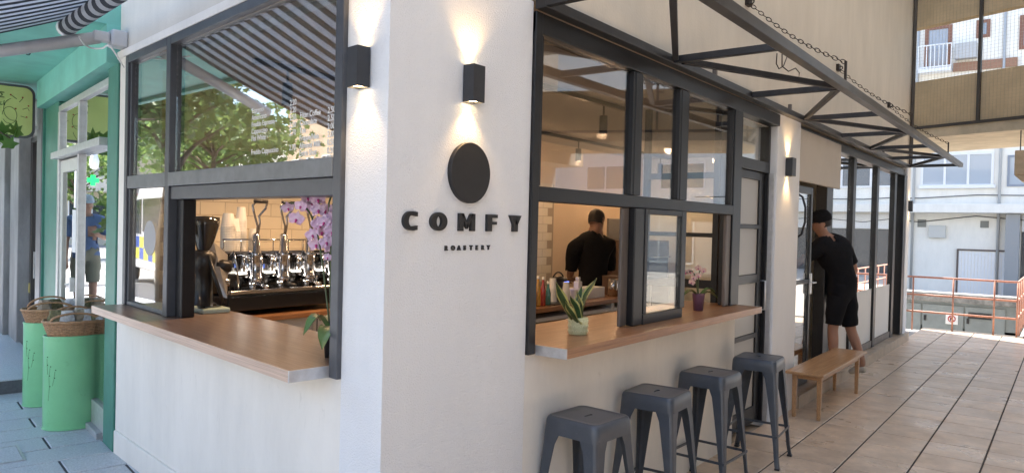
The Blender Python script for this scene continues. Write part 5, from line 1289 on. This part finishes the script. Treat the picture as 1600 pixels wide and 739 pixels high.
def basket(cx, cy, z, rz, rx, ry, h, label, items):
    fr = T(cx, cy, z, rz); t = thing('wicker_basket', label, 'basket', fr=fr, group='wicker baskets on the lime bins')
    n = 72; w_ = MB(); rows = 11
    for r_ in range(rows):
        u = r_ / (rows - 1); k = .80 + .22 * u; pts_ = []
        for i in range(n + 1):
            a = 2 * math.pi * i / n; wv = 1 + .022 * math.sin(a * 18 + math.pi * r_); pts_.append((rx * k * wv * math.cos(a), ry * k * wv * math.sin(a), .008 + h * u))
        w_.tube(pts_, h / rows * .56, 5, cap=False)
    w_.build('weave', m_wicker, t, fr, smooth=True)
    sk = MB()
    for i in range(36):
        a = 2 * math.pi * i / 36; sk.tube([(rx * .80 * math.cos(a), ry * .80 * math.sin(a), 0), (rx * 1.02 * math.cos(a), ry * 1.02 * math.sin(a), h)], .0035, 5)
    sk.build('stake', m_wicker, t, fr)
    MB().torus((0, 0, h + .006), 1, .0, 4, 3)
    rim = MB(); rim.tube([(rx * 1.03 * math.cos(2 * math.pi * i / 40), ry * 1.03 * math.sin(2 * math.pi * i / 40), h + .006 + .003 * math.sin(i * 2.2)) for i in range(41)], .011, 7, cap=False); rim.build('rim', m_wicker, t, fr, smooth=True)
    for sx in (-1, 1):
        hd = MB()
        for off in (0, .012): hd.tube([(rx * .80 * math.cos(math.pi * i / 14), sx * ry * (.62 + .10 * math.sin(math.pi * i / 14)), h + off + (.085 - off + .015 * sx) * math.sin(math.pi * i / 14)) for i in range(15)], .008, 6)
        hd.build('handle', m_wicker, t, fr, smooth=True)
    MB().lathe([(.001, .004), (.78, .004)], (0, 0, 0), 24, rx, ry, cap=False).build('basket_base', m_wicker, t, fr)
    for i, (x, y, kind) in enumerate(items):
        if kind == 'bag':
            b = MB(); nn = 10
            vs = [];
            for a in range(6):
                u = a / 5
                for k in range(nn):
                    th = 2 * math.pi * k / nn; rr = (.070 * (1 - .45 * u)) * (1 + .25 * math.sin(3 * th + i) * u + random.uniform(-.1, .1))
                    vs.append((x + rr * math.cos(th), y + rr * math.sin(th) * .75, h * .5 + .15 * u))
            b.add(vs, [(a * nn + k, a * nn + (k + 1) % nn, (a + 1) * nn + (k + 1) % nn, (a + 1) * nn + k) for a in range(5) for k in range(nn)] + [tuple(range(5 * nn, 6 * nn))])
            o = b.build('herb_bag', (mat('clear_bag', (.72, .74, .76), .2, coat=.5, var=(30, .4)), mat('dried_herb', (.20, .19, .09), .7, var=(40, .5)), mat('beige_bag', (.55, .45, .34), .5, var=(20, .3)))[i % 3], None, fr)
            tag(o, ('clear bag', 'bag of dried herbs', 'beige bag')[i % 3] + (' at the end of the ' if i in (0, 4) else ' against the rim of the ' if i == 1 else ' in the middle of the ') + ('basket nearer the street wall' if cy < 4.3 else 'basket farther from the street wall'), 'bag', 'bags in the wicker baskets')
    return t
b1 = (.52, 4.06); b2 = (.68, 4.93)
rzb = R(-18)
oval_bin(b1[0], b1[1], rzb, .195, .14, .715, 'lime green oval bin nearer the white street wall')
oval_bin(b2[0], b2[1], rzb, .195, .14, .715, 'lime green oval bin farther from the white street wall')
its = [(.09, .03, 'bag'), (.15, .02, 'bag'), (.03, .03, 'bag'), (-.05, -.02, 'bag'), (-.12, .02, 'bag')]
basket(b1[0] + .01, b1[1], .725, rzb, .205, .15, .13, 'wicker basket of bagged herbs on the nearer lime bin', its)
basket(b2[0], b2[1], .725, rzb, .205, .15, .13, 'wicker basket of bagged goods on the farther lime bin', its[1:4])

# manhole cover in the pavement
mh = thing('manhole_cover', 'square paved manhole cover in steel frame set in the pavement', 'manhole', FG @ Vector((.35, .55, .04)))
fm_ = MB(); x0, x1, y0, y1 = .13, .52, .50, .80
for b in ((x0, x1, y0, y0 + .012), (x0, x1, y1 - .012, y1), (x0, x0 + .012, y0 + .012, y1 - .012), (x1 - .012, x1, y0 + .012, y1 - .012)): fm_.box(*b, .036, .0475)
fm_.build('cover_frame', m_alu, mh, FG)
boxo('cover_slab', (x0 + .014, x1 - .014, y0 + .014, y1 - .014, .036, .0455), m_pave, mh, FG)
dr_ = thing('drain_channel', 'cream edged drain channel in the pavement', 'drain', FG @ Vector((.2, .9, .04)))
boxo('channel_edge', (-.3, .55, .84, .90, .036, .046), mat('cream_edge', (.50, .47, .38), .7, var=(20, .3)), dr_, FG)
boxo('channel_slot', (-.3, .55, .905, .925, .036, .044), m_blackpl, dr_, FG)

# ============================================================ BEYOND THE PASSAGE: railing, bridge, court, white building
wk = boxo('walkway', (13.3, 33, -9, -1.42, -.3, -.002), mat('pale_walkway', (.42, .38, .33), .6, var=(3, .15)))
tag(wk, kind='structure')
m_rail = mat('orange_red_rail', (.58, .28, .20), .5, var=(15, .25))
rg = thing('railing', 'orange red steel railing at the end of the passage', 'railing', (13.1, -.2, 0))
for z in (.925, .605, .30):
    MB().tube([(13.1, 2.6, z), (13.1, -1.38, z), (21.8, -1.38, z)], .017, 8).build('rail', m_rail, rg, smooth=True)
for y in (2.1, 1.45, .82, .19, -.44, -1.05, -1.38): MB().tube([(13.1, y, -.05), (13.1, y, .925)], .014, 8).build('post', m_rail, rg, smooth=True)
for i in range(1, 13): MB().tube([(13.1 + .7 * i, -1.38, -.05), (13.1 + .7 * i, -1.38, .925)], .014, 8).build('post', m_rail, rg, smooth=True)

# lower court wall
cw = thing('court_wall', 'grey lower wall with metal doors and a no parking sign beyond the railing', 'wall', (22, 1, -2.6))
m_gw = mat('grey_green_metal', (.25, .28, .28), .5, var=(3, .2))
boxo('wall', (22, 22.4, -1.3, 12, -2.6, -.20), m_gw, cw)
boxo('coping', (21.9, 22.5, -1.3, 12, -.198, .06), mat('weathered_coping', (.33, .32, .30), .85, var=(6, .5), bump=(15, .6)), cw, bevel=.02)
for y0, y1 in ((1.30, 2.3), (.25, 1.26), (-.72, .21)):
    boxo('metal_door', (21.96, 22.0, y0, y1, -2.55, -.28), m_gw, cw, bevel=.01)
    MB().box(21.93, 21.96, y1 - .1, y1 - .04, -.75, -.6).build('hinge', m_blackpl, cw)
a, b_ = on_x(1513, 488, 21.95), on_x(1549, 500, 21.95)
boxo('vent_opening', (21.93, 21.958, b_.y, a.y, b_.z, a.z), m_blackpl, cw)
q = on_x(1487, 499, 21.93)
sg_ = thing('no_parking_sign', 'white no parking sign with red ring on the grey metal door', 'sign', (21.95, q.y, q.z))
boxo('plate', (21.93, 21.955, q.y - .15, q.y + .15, q.z - .135, q.z + .135), m_paper, sg_)
m_sred = mat('sign_red', (.45, .02, .02), .5)
MB().torus((21.925, q.y, q.z + .02), .085, .012, 24, 6, Matrix.Rotation(math.pi / 2, 4, 'Y')).bar((21.925, q.y + .06, q.z + .08), (21.925, q.y - .06, q.z - .04), .012, .02).build('prohibition_ring', m_sred, sg_)
mm = Matrix((Vector((0, -1, 0)), Vector((0, 0, 1)), Vector((-1, 0, 0)))).transposed().to_4x4(); mm.translation = (21.928, q.y + .045, q.z - .03)
link('lettering', text_mesh('P', .13, .001, .004), m_blackpl, sg_, mm)

# white building
wb = thing('white_building', 'white rendered building with windows and garage door across the court', 'building', (33, 1, -.9))
m_wr = plaster('white_render', (.86, .83, .76), 20, .1, .10, (1.2, .10, (.6, .57, .5)), scuff=.14)
XF = 33.0
def rect(px0, py0, px1, py1, X=XF):
    a, b = on_x(px0, py0, X), on_x(px1, py1, X); return min(a.y, b.y), max(a.y, b.y), min(a.z, b.z), max(a.z, b.z)
boxo('wall', (XF, XF + 8, -26, 30, -.95, 17), m_wr, wb)
boxo('ledge', (XF - .7, XF + .02, -26, 30, 2.62, 2.98), m_wr, wb, bevel=.02)
boxo('ledge', (XF - .4, XF + .02, -26, 30, 6.4, 6.6), m_wr, wb, bevel=.02)
m_wg = glass('far_window_glass', (.55, .62, .68), .18)
m_wf = mat('white_window_frame', (.78, .78, .78), .4)
def far_window(y0, y1, z0, z1, n=1, fr=.07, m=None, dark=(.10, .13, .16)):
    w_ = MB(); w_.box(XF - .05, XF + .01, y0, y1, z0, z0 + fr); w_.box(XF - .05, XF + .01, y0, y1, z1 - fr, z1)
    for i in range(n + 1):
        y = y0 + (y1 - y0 - fr) * i / n; w_.box(XF - .05, XF + .01, y, y + fr, z0 + fr, z1 - fr)
    o = w_.build('window', m or m_wf, wb)
    for i in range(n):
        ya, yb_ = y0 + (y1 - y0 - fr) * i / n + fr, y0 + (y1 - y0 - fr) * (i + 1) / n
        boxo('pane', (XF - .02, XF - .004, ya, yb_, z0 + fr, z1 - fr), mat('far_pane_%d' % round(dark[0] * 100), dark, .05, spec=.9, coat=.6), o)
    return o
y0, y1, z0, z1 = rect(1440, 241, 1552, 291); far_window(y0, y1, z0, z1, 3, .09, None, (.42, .48, .54))
y0, y1, z0, z1 = rect(1575, 243, 1640, 291); far_window(y0, y1, z0, z1, 2, .08, mat('blue_grey_frame', (.25, .28, .33), .5), (.42, .48, .54))
for k in range(4): far_window(-6 - 4.5 * k, -3.5 - 4.5 * k, 3.7, 5.1, 2, .09)
for k in range(3): far_window(5.5 + 4.5 * k, 8 + 4.5 * k, 3.7, 5.1, 2, .09)
y0, y1, z0, z1 = rect(1498, 391, 1569, 462)
gdr = boxo('garage_door', (XF - .04, XF + .01, y0, y1, -.9, z1), m_wr, wb)
for i in range(14):
    a = y0 + (y1 - y0) * i / 14; boxo('door_slat', (XF - .055, XF - .041, a + .012, a + (y1 - y0) / 14 - .012, -.88, z1 - .03), m_wf, gdr)
MB().box(XF - .08, XF + .01, y0 - .08, y0, -.9, z1 + .06).box(XF - .08, XF + .01, y1, y1 + .06, -.9, z1 + .06).box(XF - .08, XF + .01, y0, y1, z1, z1 + .06).build('door_frame', mat('brown_door_frame', (.12, .09, .08), .6), gdr)
for b in ((1434, 343, 1447, 355), (1532, 345, 1545, 356)):
    y0, y1, z0, z1 = rect(*b); MB().box(XF - .03, XF + .01, y0, y1, z0, z1).build('vent', mat('vent_grey', (.22, .22, .20), .7), wb)
y0, y1, z0, z1 = rect(1573, 343, 1590, 480); boxo('column', (XF - .5, XF - .1, y0, y1, -.9, 2.6), mat('grey_column', (.30, .31, .32), .4), wb)
boxo('shop_glass', (XF - .03, XF - .005, -8, y0 - .05, -.5, 1.9), mat('far_shop_glass', (.07, .075, .08), .08, coat=.6), wb)
boxo('shop_sign_band', (XF - .06, XF - .005, -8, y0 - .05, 1.92, 2.55), m_wf, wb)
m_pp = mat('grey_downpipe', (.42, .42, .41), .5)
for px_ in (1428, 1562, 1640):
    yy = on_x(px_, 300, XF).y; MB().tube([(XF - .09, yy, -.9), (XF - .09, yy, 12)], .05, 8).build('downpipe', m_pp, wb, smooth=True)
for za, zb in ((2.45, 2.25), (3.3, 3.25)):
    MB().tube([(XF - .05, 9 - 2.0 * i, za + (zb - za) * (i % 2) - .08 * math.sin(i)) for i in range(12)], .018, 6).build('wall_cable', m_blackpl, wb, smooth=True)
for b in ((1440, 291, 1552, 294),):
    y0, y1, z0, z1 = rect(*b); boxo('window_sill', (XF - .16, XF - .051, y0 - .08, y1 + .08, z0, z1 + .02), m_wf, wb, bevel=.01)
y0, y1, z0, z1 = rect(1452, 352, 1478, 372); boxo('meter_box', (XF - .15, XF, y0, y1, z0, z1), mat('meter_box_grey', (.55, .55, .52), .5), wb, bevel=.02)
# upper floor seen through the bridge
y0, y1, z0, z1 = rect(1446, 44, 1486, 108); br = mat('brown_shutter', (.22, .10, .065), .6)
far_window(y0, y1, z0, z1, 1, .14, br, (.30, .30, .32))
bl = MB()
ya, yb_, zz = y0 - .05, y1 + .15, z0
for i in range(9): y = ya + (yb_ - ya) * i / 8; bl.tube([(XF - .5, y, zz), (XF - .5, y, zz + .95)], .02, 6)
bl.tube([(XF - .5, ya, zz + .95), (XF - .5, yb_, zz + .95)], .03, 6); bl.tube([(XF - .5, ya, zz + .05), (XF - .5, yb_, zz + .05)], .03, 6)
bl.box(XF - .55, XF, ya, yb_, zz - .15, zz); bl.build('balcony', m_wf, wb)
y0, y1, z0, z1 = rect(1526, 33, 1547, 58); far_window(y0, y1, z0, z1, 1, .12, br, (.25, .26, .28))
y0, y1, z0, z1 = rect(1594, 25, 1620, 75); far_window(y0, y1, z0, z1, 1, .14, br, (.25, .26, .28))
y0, y1, z0, z1 = rect(1494, 72, 1527, 92); boxo('air_conditioner', (XF - .4, XF, y0, y1, z0, z1), mat('grey_unit', (.45, .45, .45), .5), wb)
y0, y1, z0, z1 = rect(1490, 100, 1590, 104); boxo('pipe', (XF - .1, XF - .02, y0, y1, z0, z1), mat('rust_pipe', (.30, .16, .10), .6), wb)

# bridge across the passage, front turned
FB_ = frame(R(68), (11.62, 0, 0))
bg_ = thing('enclosed_bridge', 'tan enclosed bridge with wire mesh front spanning the passage', 'bridge', (11.3, -1, 3.3))
m_tan = mat('tan_bridge_paint', (.62, .49, .31), .8, var=(3, .2), bump=(60, .1))
boxo('floor_beam', (-8.6, 7.0, -2.2, .05, 3.25, 3.44), mat('bridge_beam', (.55, .47, .34), .8, var=(4, .25)), bg_, FB_)
boxo('parapet', (-8.6, 7.0, -.18, -.02, 3.442, 4.19), m_tan, bg_, FB_)
boxo('back_parapet', (-8.6, 7.0, -2.2, -2.05, 3.442, 4.25), m_tan, bg_, FB_)
boxo('upper_wall', (-8.6, 7.0, -.18, -.02, 5.07, 12.5), m_tan, bg_, FB_)
boxo('roof', (-8.6, 7.0, -2.04, -.19, 6.2, 6.4), m_tan, bg_, FB_)
boxo('back_wall', (-8.6, 7.0, -2.2, -2.05, 5.80, 12.5), m_tan, bg_, FB_)
m_mf = mat('mesh_frame_dark', (.06, .055, .05), .5, .3)
for s_ in (.07, -.975, -2.05, -3.1, -4.15): boxo('mesh_post', (s_ - .022, s_ + .022, .02, .065, 3.42, 6.5), m_mf, bg_, FB_)
boxo('mesh_rail', (-8.6, .25, .02, .075, 3.40, 3.445), m_mf, bg_, FB_)
ms = MB(); s_ = -4.4
while s_ < .1: ms.box(s_ - .0009, s_ + .0009, .034, .038, 3.45, 6.5); s_ += .052
z = 3.47
while z < 6.5: ms.box(-4.4, .1, .039, .042, z - .0008, z + .0008); z += .052
tag(ms.build('wire_mesh', mat('mesh_wire', (.40, .34, .24), .6), bg_, FB_), kind='stuff')
tag(MB().tube([(10.98, -.035, 2.76), (10.98, -.035, 7.5)], .028, 10).build('drain_pipe', mat('dark_pipe', (.09, .075, .06), .6, var=(6, .4))), 'dark vertical pipe at the end of the upper wall', 'pipe')
q0, q1 = on_x(1586, 232, 11.0), on_x(1604, 284, 11.0)
hb = thing('hanging_box', 'cream box hanging under the bridge at the right', 'box', (11, q0.y, q0.z))
boxo('box_body', (10.98, 11.25, q1.y - .25, q0.y, q1.z + .1, q0.z - .03), mat('cream_box', (.55, .42, .27), .6, var=(10, .2)), hb, bevel=.01)
MB().prism([(q1.y - .25, q1.z + .1), (q0.y, q1.z + .1), (q0.y - .10, q1.z), (q1.y - .25, q1.z)], 10.99, 11.24, lambda p, a: (a, p[0], p[1])).build('box_foot', MATS['cream_box'], hb)
MB().tube([(11.1, q0.y - .06, q0.z - .03), (11.1, q0.y - .06, 3.25)], .008, 6).build('hanger', m_blackpl, hb)

# ============================================================ ACROSS THE PASSAGE and ACROSS THE STREET (seen in the panes)
def facade(name, label, fr, L, Hh, D, m, wins, ledges=(), group=None):
    """box building in a frame (along, outward, up): outward face at 0"""
    t = thing(name, label, 'building', fr=fr, group=group)
    boxo('wall', (0, L, -D, 0, -.06, Hh), m, t, fr)
    for z0, z1, o in ledges: boxo('ledge', (-.05, L + .05, .002, o, z0, z1), m_wf2, t, fr)
    for (x0, x1, z0, z1) in wins:
        w_ = MB().box(x0, x1, .002, .05, z0, z0 + .07).box(x0, x1, .002, .05, z1 - .07, z1).box(x0, x0 + .07, .002, .05, z0 + .07, z1 - .07).box(x1 - .07, x1, .002, .05, z0 + .07, z1 - .07).box((x0 + x1) / 2 - .03, (x0 + x1) / 2 + .03, .002, .05, z0 + .07, z1 - .07)
        o = w_.build('window', m_wf, t, fr); boxo('pane', (x0 + .07, x1 - .07, .003, .02, z0 + .07, z1 - .07), mat('street_pane', (.05, .06, .07), .06, coat=.6), o, fr)
    return t
m_wf2 = mat('pale_ledge', (.62, .58, .50), .7, var=(3, .15))
m_opp = plaster('beige_opposite_wall', (.52, .50, .47), 30, .15, .12)
fo = Matrix.Translation((11, -7.2, 0)) @ Matrix.Rotation(math.pi, 4, 'Z') @ Matrix.Scale(-1, 4, (0, 1, 0))
fo = frame(0, (-3.4, -7.2, 0))
opb = facade('opposite_building', 'beige building with ledges across the passage', fo, 15.2, 12.5, 8, m_opp,
       [(x, x + 1.5, z, z + 1.5) for z in (4.2, 7.4, 10.2) for x in (1, 4.2, 7.4, 10.6)] + [(x, x + 2.2, .3, 2.4) for x in (1.2, 4.6, 8.0, 11.2)], ((3.0, 3.35, .7), (6.3, 6.5, .25), (9.4, 9.6, .25)))
boxo('added_overhang', (.0, 14.6, .003, 3.9, 5.4, 12.5), m_opp, opb, fo)  # unseen volume added to block sky and bounce light in the passage
fs_ = frame(R(-90), (-15.6, 60, 0))
cols = [(.62, .60, .55), (.66, .50, .36), (.70, .69, .66), (.48, .45, .42), (.64, .56, .44), (.68, .66, .62)]
x = 0
for i in range(6):
    L = (14, 11, 16, 12, 15, 18)[i]; Hh = (8, 9, 6.5, 6.5, 6, 7)[i]
    fr = frame(R(-90), (-15.6, 60 - x, 0))
    facade('street_building', ('pale plaster street building with a row of shop windows', 'orange plaster street building with shuttered windows', 'white street building with long balconies', 'grey street building with wide windows', 'yellow plaster street building across the road', 'off-white street building at the far bend')[i], fr, L - .05, Hh, 8,
           plaster('street_wall_%d' % i, cols[i], 20, .1, .15), [(u, u + 1.3, z, z + 1.6) for z in [4 + 3 * k for k in range(int((Hh - 4) / 3))] for u in [1 + 2.6 * k for k in range(int((L - 1) / 2.6))]] + [(u, u + 2.8, .4, 2.7) for u in [.6 + 3.4 * k for k in range(int((L - .6) / 3.4))]],
           tuple((3.2 + 3 * k, 3.4 + 3 * k, 1.0 if i in (0, 2) else .3) for k in range(int((Hh - 4) / 3))), group=None)
    x += L
# buildings closing the street
fe = frame(math.pi, (6, 44, 0)); fe = frame(R(180), (14, 46, 0))
facade('balcony_building', 'cream apartment building with white balcony bands closing the street', fe, 24, 13, 8, plaster('end_wall', (.66, .60, .48), 20, .1, .12),
       [(u, u + 1.5, z, z + 1.7) for z in (3.9, 6.9, 9.9) for u in (1, 4, 7, 10, 13, 16, 19, 21.6)] + [(u, u + 2.4, .3, 2.6) for u in (1, 4.5, 8, 11.5, 15, 18.5)], ((3.0, 3.9, 1.2), (6.0, 6.9, 1.2), (9.0, 9.9, 1.2)))
rs = thing('red_shop_awning', 'red shop awning on the street side reflected in the window', 'awning', (-6, 30, 2.5))
MB().prism([(0, 3.0), (1.6, 2.4), (1.6, 2.15), (1.55, 2.15), (1.55, 2.36), (0, 2.9)], -12, -3.5, lambda p, a: (a, 45.99 - p[0] - 1.2, p[1])).build('awning_cloth', mat('red_awning', (.36, .03, .03), .8), rs)
MB().box(-12, -3.5, 44.6, 44.7, 2.75, 2.95).build('awning_bar', m_cas, rs)

# trees: tapered trunk, limbs, leaf by leaf crown
def leaf_mesh(sz, m):
    """five-lobed plane leaf"""
    out = [];
    for a, r in ((0, 1.0), (22, .52), (42, .92), (62, .45), (95, .72), (130, .35), (170, .42)):
        out.append((r * sz * math.sin(R(a)), r * sz * math.cos(R(a))))
    pts_ = out + [(-x, y) for x, y in out[::-1][:-1]]
    return pts_
LEAF = leaf_mesh(1, None)
def tree(label, x, y, h, cz, rx, rz_, nl, sz, seed, extra=None, group='trees along the street'):
    rnd = random.Random(seed); t = thing('plane_tree', label, 'tree', (x, y, -.04), group)
    tr_ = MB().tube([(x, y, -.05), (x + .04, y, h * .35), (x - .05, y + .04, h * .6), (x, y, h)], [.14, .11, .09, .05], 10)
    tips = []
    for i in range(14):
        a = rnd.uniform(0, 6.28); z = rnd.uniform(cz - rz_ * .7, cz + rz_ * .6); r = rx * rnd.uniform(.5, .9)
        e = Vector((x + r * math.cos(a), y + r * math.sin(a), z)); b0 = Vector((x, y, min(h * .9, z - rnd.uniform(.3, .9)))); tr_.tube([b0, b0.lerp(e, .5) + Vector((0, 0, .1)), e], [.04, .025, .01], 6); tips.append(e)
    if extra:
        for a_, b_ in extra: tr_.tube([Vector(a_), Vector(a_).lerp(Vector(b_), .5) + Vector((0, 0, .08)), Vector(b_)], [.018, .012, .005], 6)
    tr_.build('trunk', m_bark, t, smooth=True)
    vs, fs = [], []
    cl = [(rnd.gauss(0, .5), rnd.gauss(0, .5), rnd.gauss(0, .45), rnd.uniform(.22, .42)) for _ in range(34)]
    def put(c, s_):
        M_ = Matrix.Rotation(rnd.uniform(0, 6.28), 3, 'Z') @ Matrix.Rotation(rnd.uniform(.3, 1.5), 3, 'X') @ Matrix.Rotation(rnd.uniform(-.6, .6), 3, 'Y')
        k = len(vs)
        for u, v_ in LEAF: vs.append(tuple(Vector(c) + M_ @ Vector((u * s_, v_ * s_, -.12 * s_ * abs(u)))))
        fs.append(tuple(range(k, k + len(LEAF))))
    for i in range(nl):
        q = cl[i % len(cl)]
        c = (x + rx * (q[0] * .9 + rnd.gauss(0, q[3] * .6)), y + rx * (q[1] * .9 + rnd.gauss(0, q[3] * .6)), cz + rz_ * (q[2] + rnd.gauss(0, q[3] * .5))); put(c, sz * rnd.uniform(.6, 1.2))
    if extra:
        for a_, b_ in extra:
            for i in range(11): c = Vector(a_).lerp(Vector(b_), rnd.uniform(.55, 1.02)) + Vector((rnd.gauss(0, .05), rnd.gauss(0, .05), rnd.uniform(-.10, .06))); put(c, sz * rnd.uniform(.8, 1.15))
    me_ = bpy.data.meshes.new('crown'); me_.from_pydata(vs, [], fs); link('crown', me_, m_leaf, t)
    return t
p_l = FG @ Vector((2.55, .33, 2.36))
tree('plane tree at the kerb with a leafy twig hanging by the lime sign', -.95, 8.9, 3.6, 3.7, 1.35, 1.25, 3200, .11, 3, [((-.6, 8.0, 2.95), FG @ Vector((3.0, .75, 2.50))), (FG @ Vector((3.05, .70, 2.50)), p_l)])
tree('plane tree at the kerb behind the parked van', -4.6, 21, 4, 4.6, 2.2, 1.7, 3500, .16, 5)
tree('plane tree near the balcony building', -7, 33, 4, 4.6, 2.4, 1.9, 3000, .19, 8)
tree('plane tree beyond the lamp post', 1.6, 31, 3, 3.2, 1.5, 1.3, 2200, .15, 11)
tree('plane tree on the far pavement', -13, 16, 4.5, 5, 2.4, 2.0, 3000, .18, 13)

# white patrol van parked by the kerb
vn = thing('parked_van', 'white van with blue and yellow checks parked by the kerb', 'van', (-3.0, 17, 0), None)
m_van = mat('van_white', (.75, .75, .76), .25, coat=.6); m_dk = mat('van_glass', (.03, .035, .04), .06, coat=.6)
prof = [(0, .35), (.15, .95), (.95, 1.18), (1.75, 2.15), (2.2, 2.42), (5.2, 2.45), (5.45, 2.30), (5.5, .40)]
def vf(p, a): return (-3.0 - 1.0 + a, 20 - p[0], p[1])
MB().prism(prof, 0, 1.95, vf).build('body', m_van, vn, bevel=.06, bseg=3)
for sx in (1.952, -.012):
    MB().prism([(1.15, 1.25), (1.85, 2.08), (2.55, 2.10), (2.55, 1.25)], sx, sx + .012, vf).build('side_window', m_dk, vn)
    MB().prism([(2.75, 1.3), (2.75, 2.1), (5.1, 2.1), (5.1, 1.3)], sx, sx + .011, vf).build('side_window', m_dk, vn)
    for i in range(8):
        for j in range(2):
            MB().prism([(.7 + .56 * i, .62 + .28 * j), (.7 + .56 * i, .89 + .28 * j), (1.24 + .56 * i, .89 + .28 * j), (1.24 + .56 * i, .62 + .28 * j)], sx, sx + .008, vf).build('check_patch', mat('check_blue', (.02, .07, .35), .4) if (i + j) % 2 else mat('check_yellow', (.60, .55, .05), .4), vn)
MB().add([vf((1.02, 1.22), .15), vf((1.72, 2.10), .22), vf((1.72, 2.10), 1.73), vf((1.02, 1.22), 1.80)], [(0, 1, 2, 3)]).xf(Matrix.Translation((0, .035, .03))).build('windscreen', m_dk, vn)
for yy in (1.0, 4.45):
    for sx in (.10, 1.85):
        c = vf((yy, .33), sx); w_ = MB().lathe([(.2, -.10), (.33, -.09), (.34, -.06), (.34, .06), (.33, .09), (.2, .10)], c, 24, axis='x').build('wheel', m_blackpl, vn, smooth=True)
        MB().lathe([(.001, -.105), (.2, -.108), (.2, .108), (.001, .105)], c, 16, cap=False, axis='x').build('hub', m_silver, w_)
MB().box(-3.6, -2.4, 17.2, 17.6, 2.46, 2.6).build('light_bar', mat('blue_beacon', (.05, .15, .6), .2, coat=.5), vn, bevel=.03)

# lamp post, pharmacy cross, passer-by: reflected in the green shop's door
lp = thing('street_lamp', 'grey street lamp on the pavement far down the street', 'lamp', (1.35, 22, 0))
MB().lathe([(.09, -.05), (.09, .5), (.055, .55), (.045, 3.2)], (1.35, 22, 0), 14).tube([(1.35, 22, 3.2), (1.35, 22, 3.5), (1.2, 22, 3.75), (.95, 22, 3.7), (.9, 22, 3.5)], .03, 8).build('pole', mat('lamp_grey', (.20, .22, .24), .5), lp, smooth=True)
MB().lathe([(.06, 3.5), (.13, 3.25), (.11, 3.05), (.03, 3.0)], (.9, 22, 0), 12).build('lantern', m_paper, lp, smooth=True)
pc = thing('pharmacy_cross', 'lit green pharmacy cross on a pole', 'sign', (1.15, 25, 0))
MB().tube([(1.45, 25, -.05), (1.45, 25, 3.0)], .03, 8).tube([(1.45, 25, 2.8), (1.15, 25, 2.8)], .02, 6).build('pole', m_silver, pc)
MB().box(.80, 1.14, 24.95, 25.05, 2.74, 2.88).box(.90, 1.04, 24.95, 25.05, 2.64, 2.739).box(.90, 1.04, 24.95, 25.05, 2.881, 2.98).build('cross', mat('green_cross_light', (.02, .5, .1), .4, emit=((.01, .55, .12), .7)), pc)
m_blue = mat('blue_tshirt', (.09, .14, .27), .9); m_khaki = mat('khaki_shorts', (.20, .19, .14), .9)
Pw = dict(STAND); Pw.update(rel=(.28, .02, 1.18), rwr=(.14, .22, 1.22), rpa=(.09, .27, 1.25))
person('person in blue T-shirt, khaki shorts and pale cap holding a phone on the pavement', T(.83, 9.7, .155, R(170)), Pw, m_blue, m_khaki, True, hair=m_hair, cap=mat('pale_cap', (.35, .40, .48), .8))
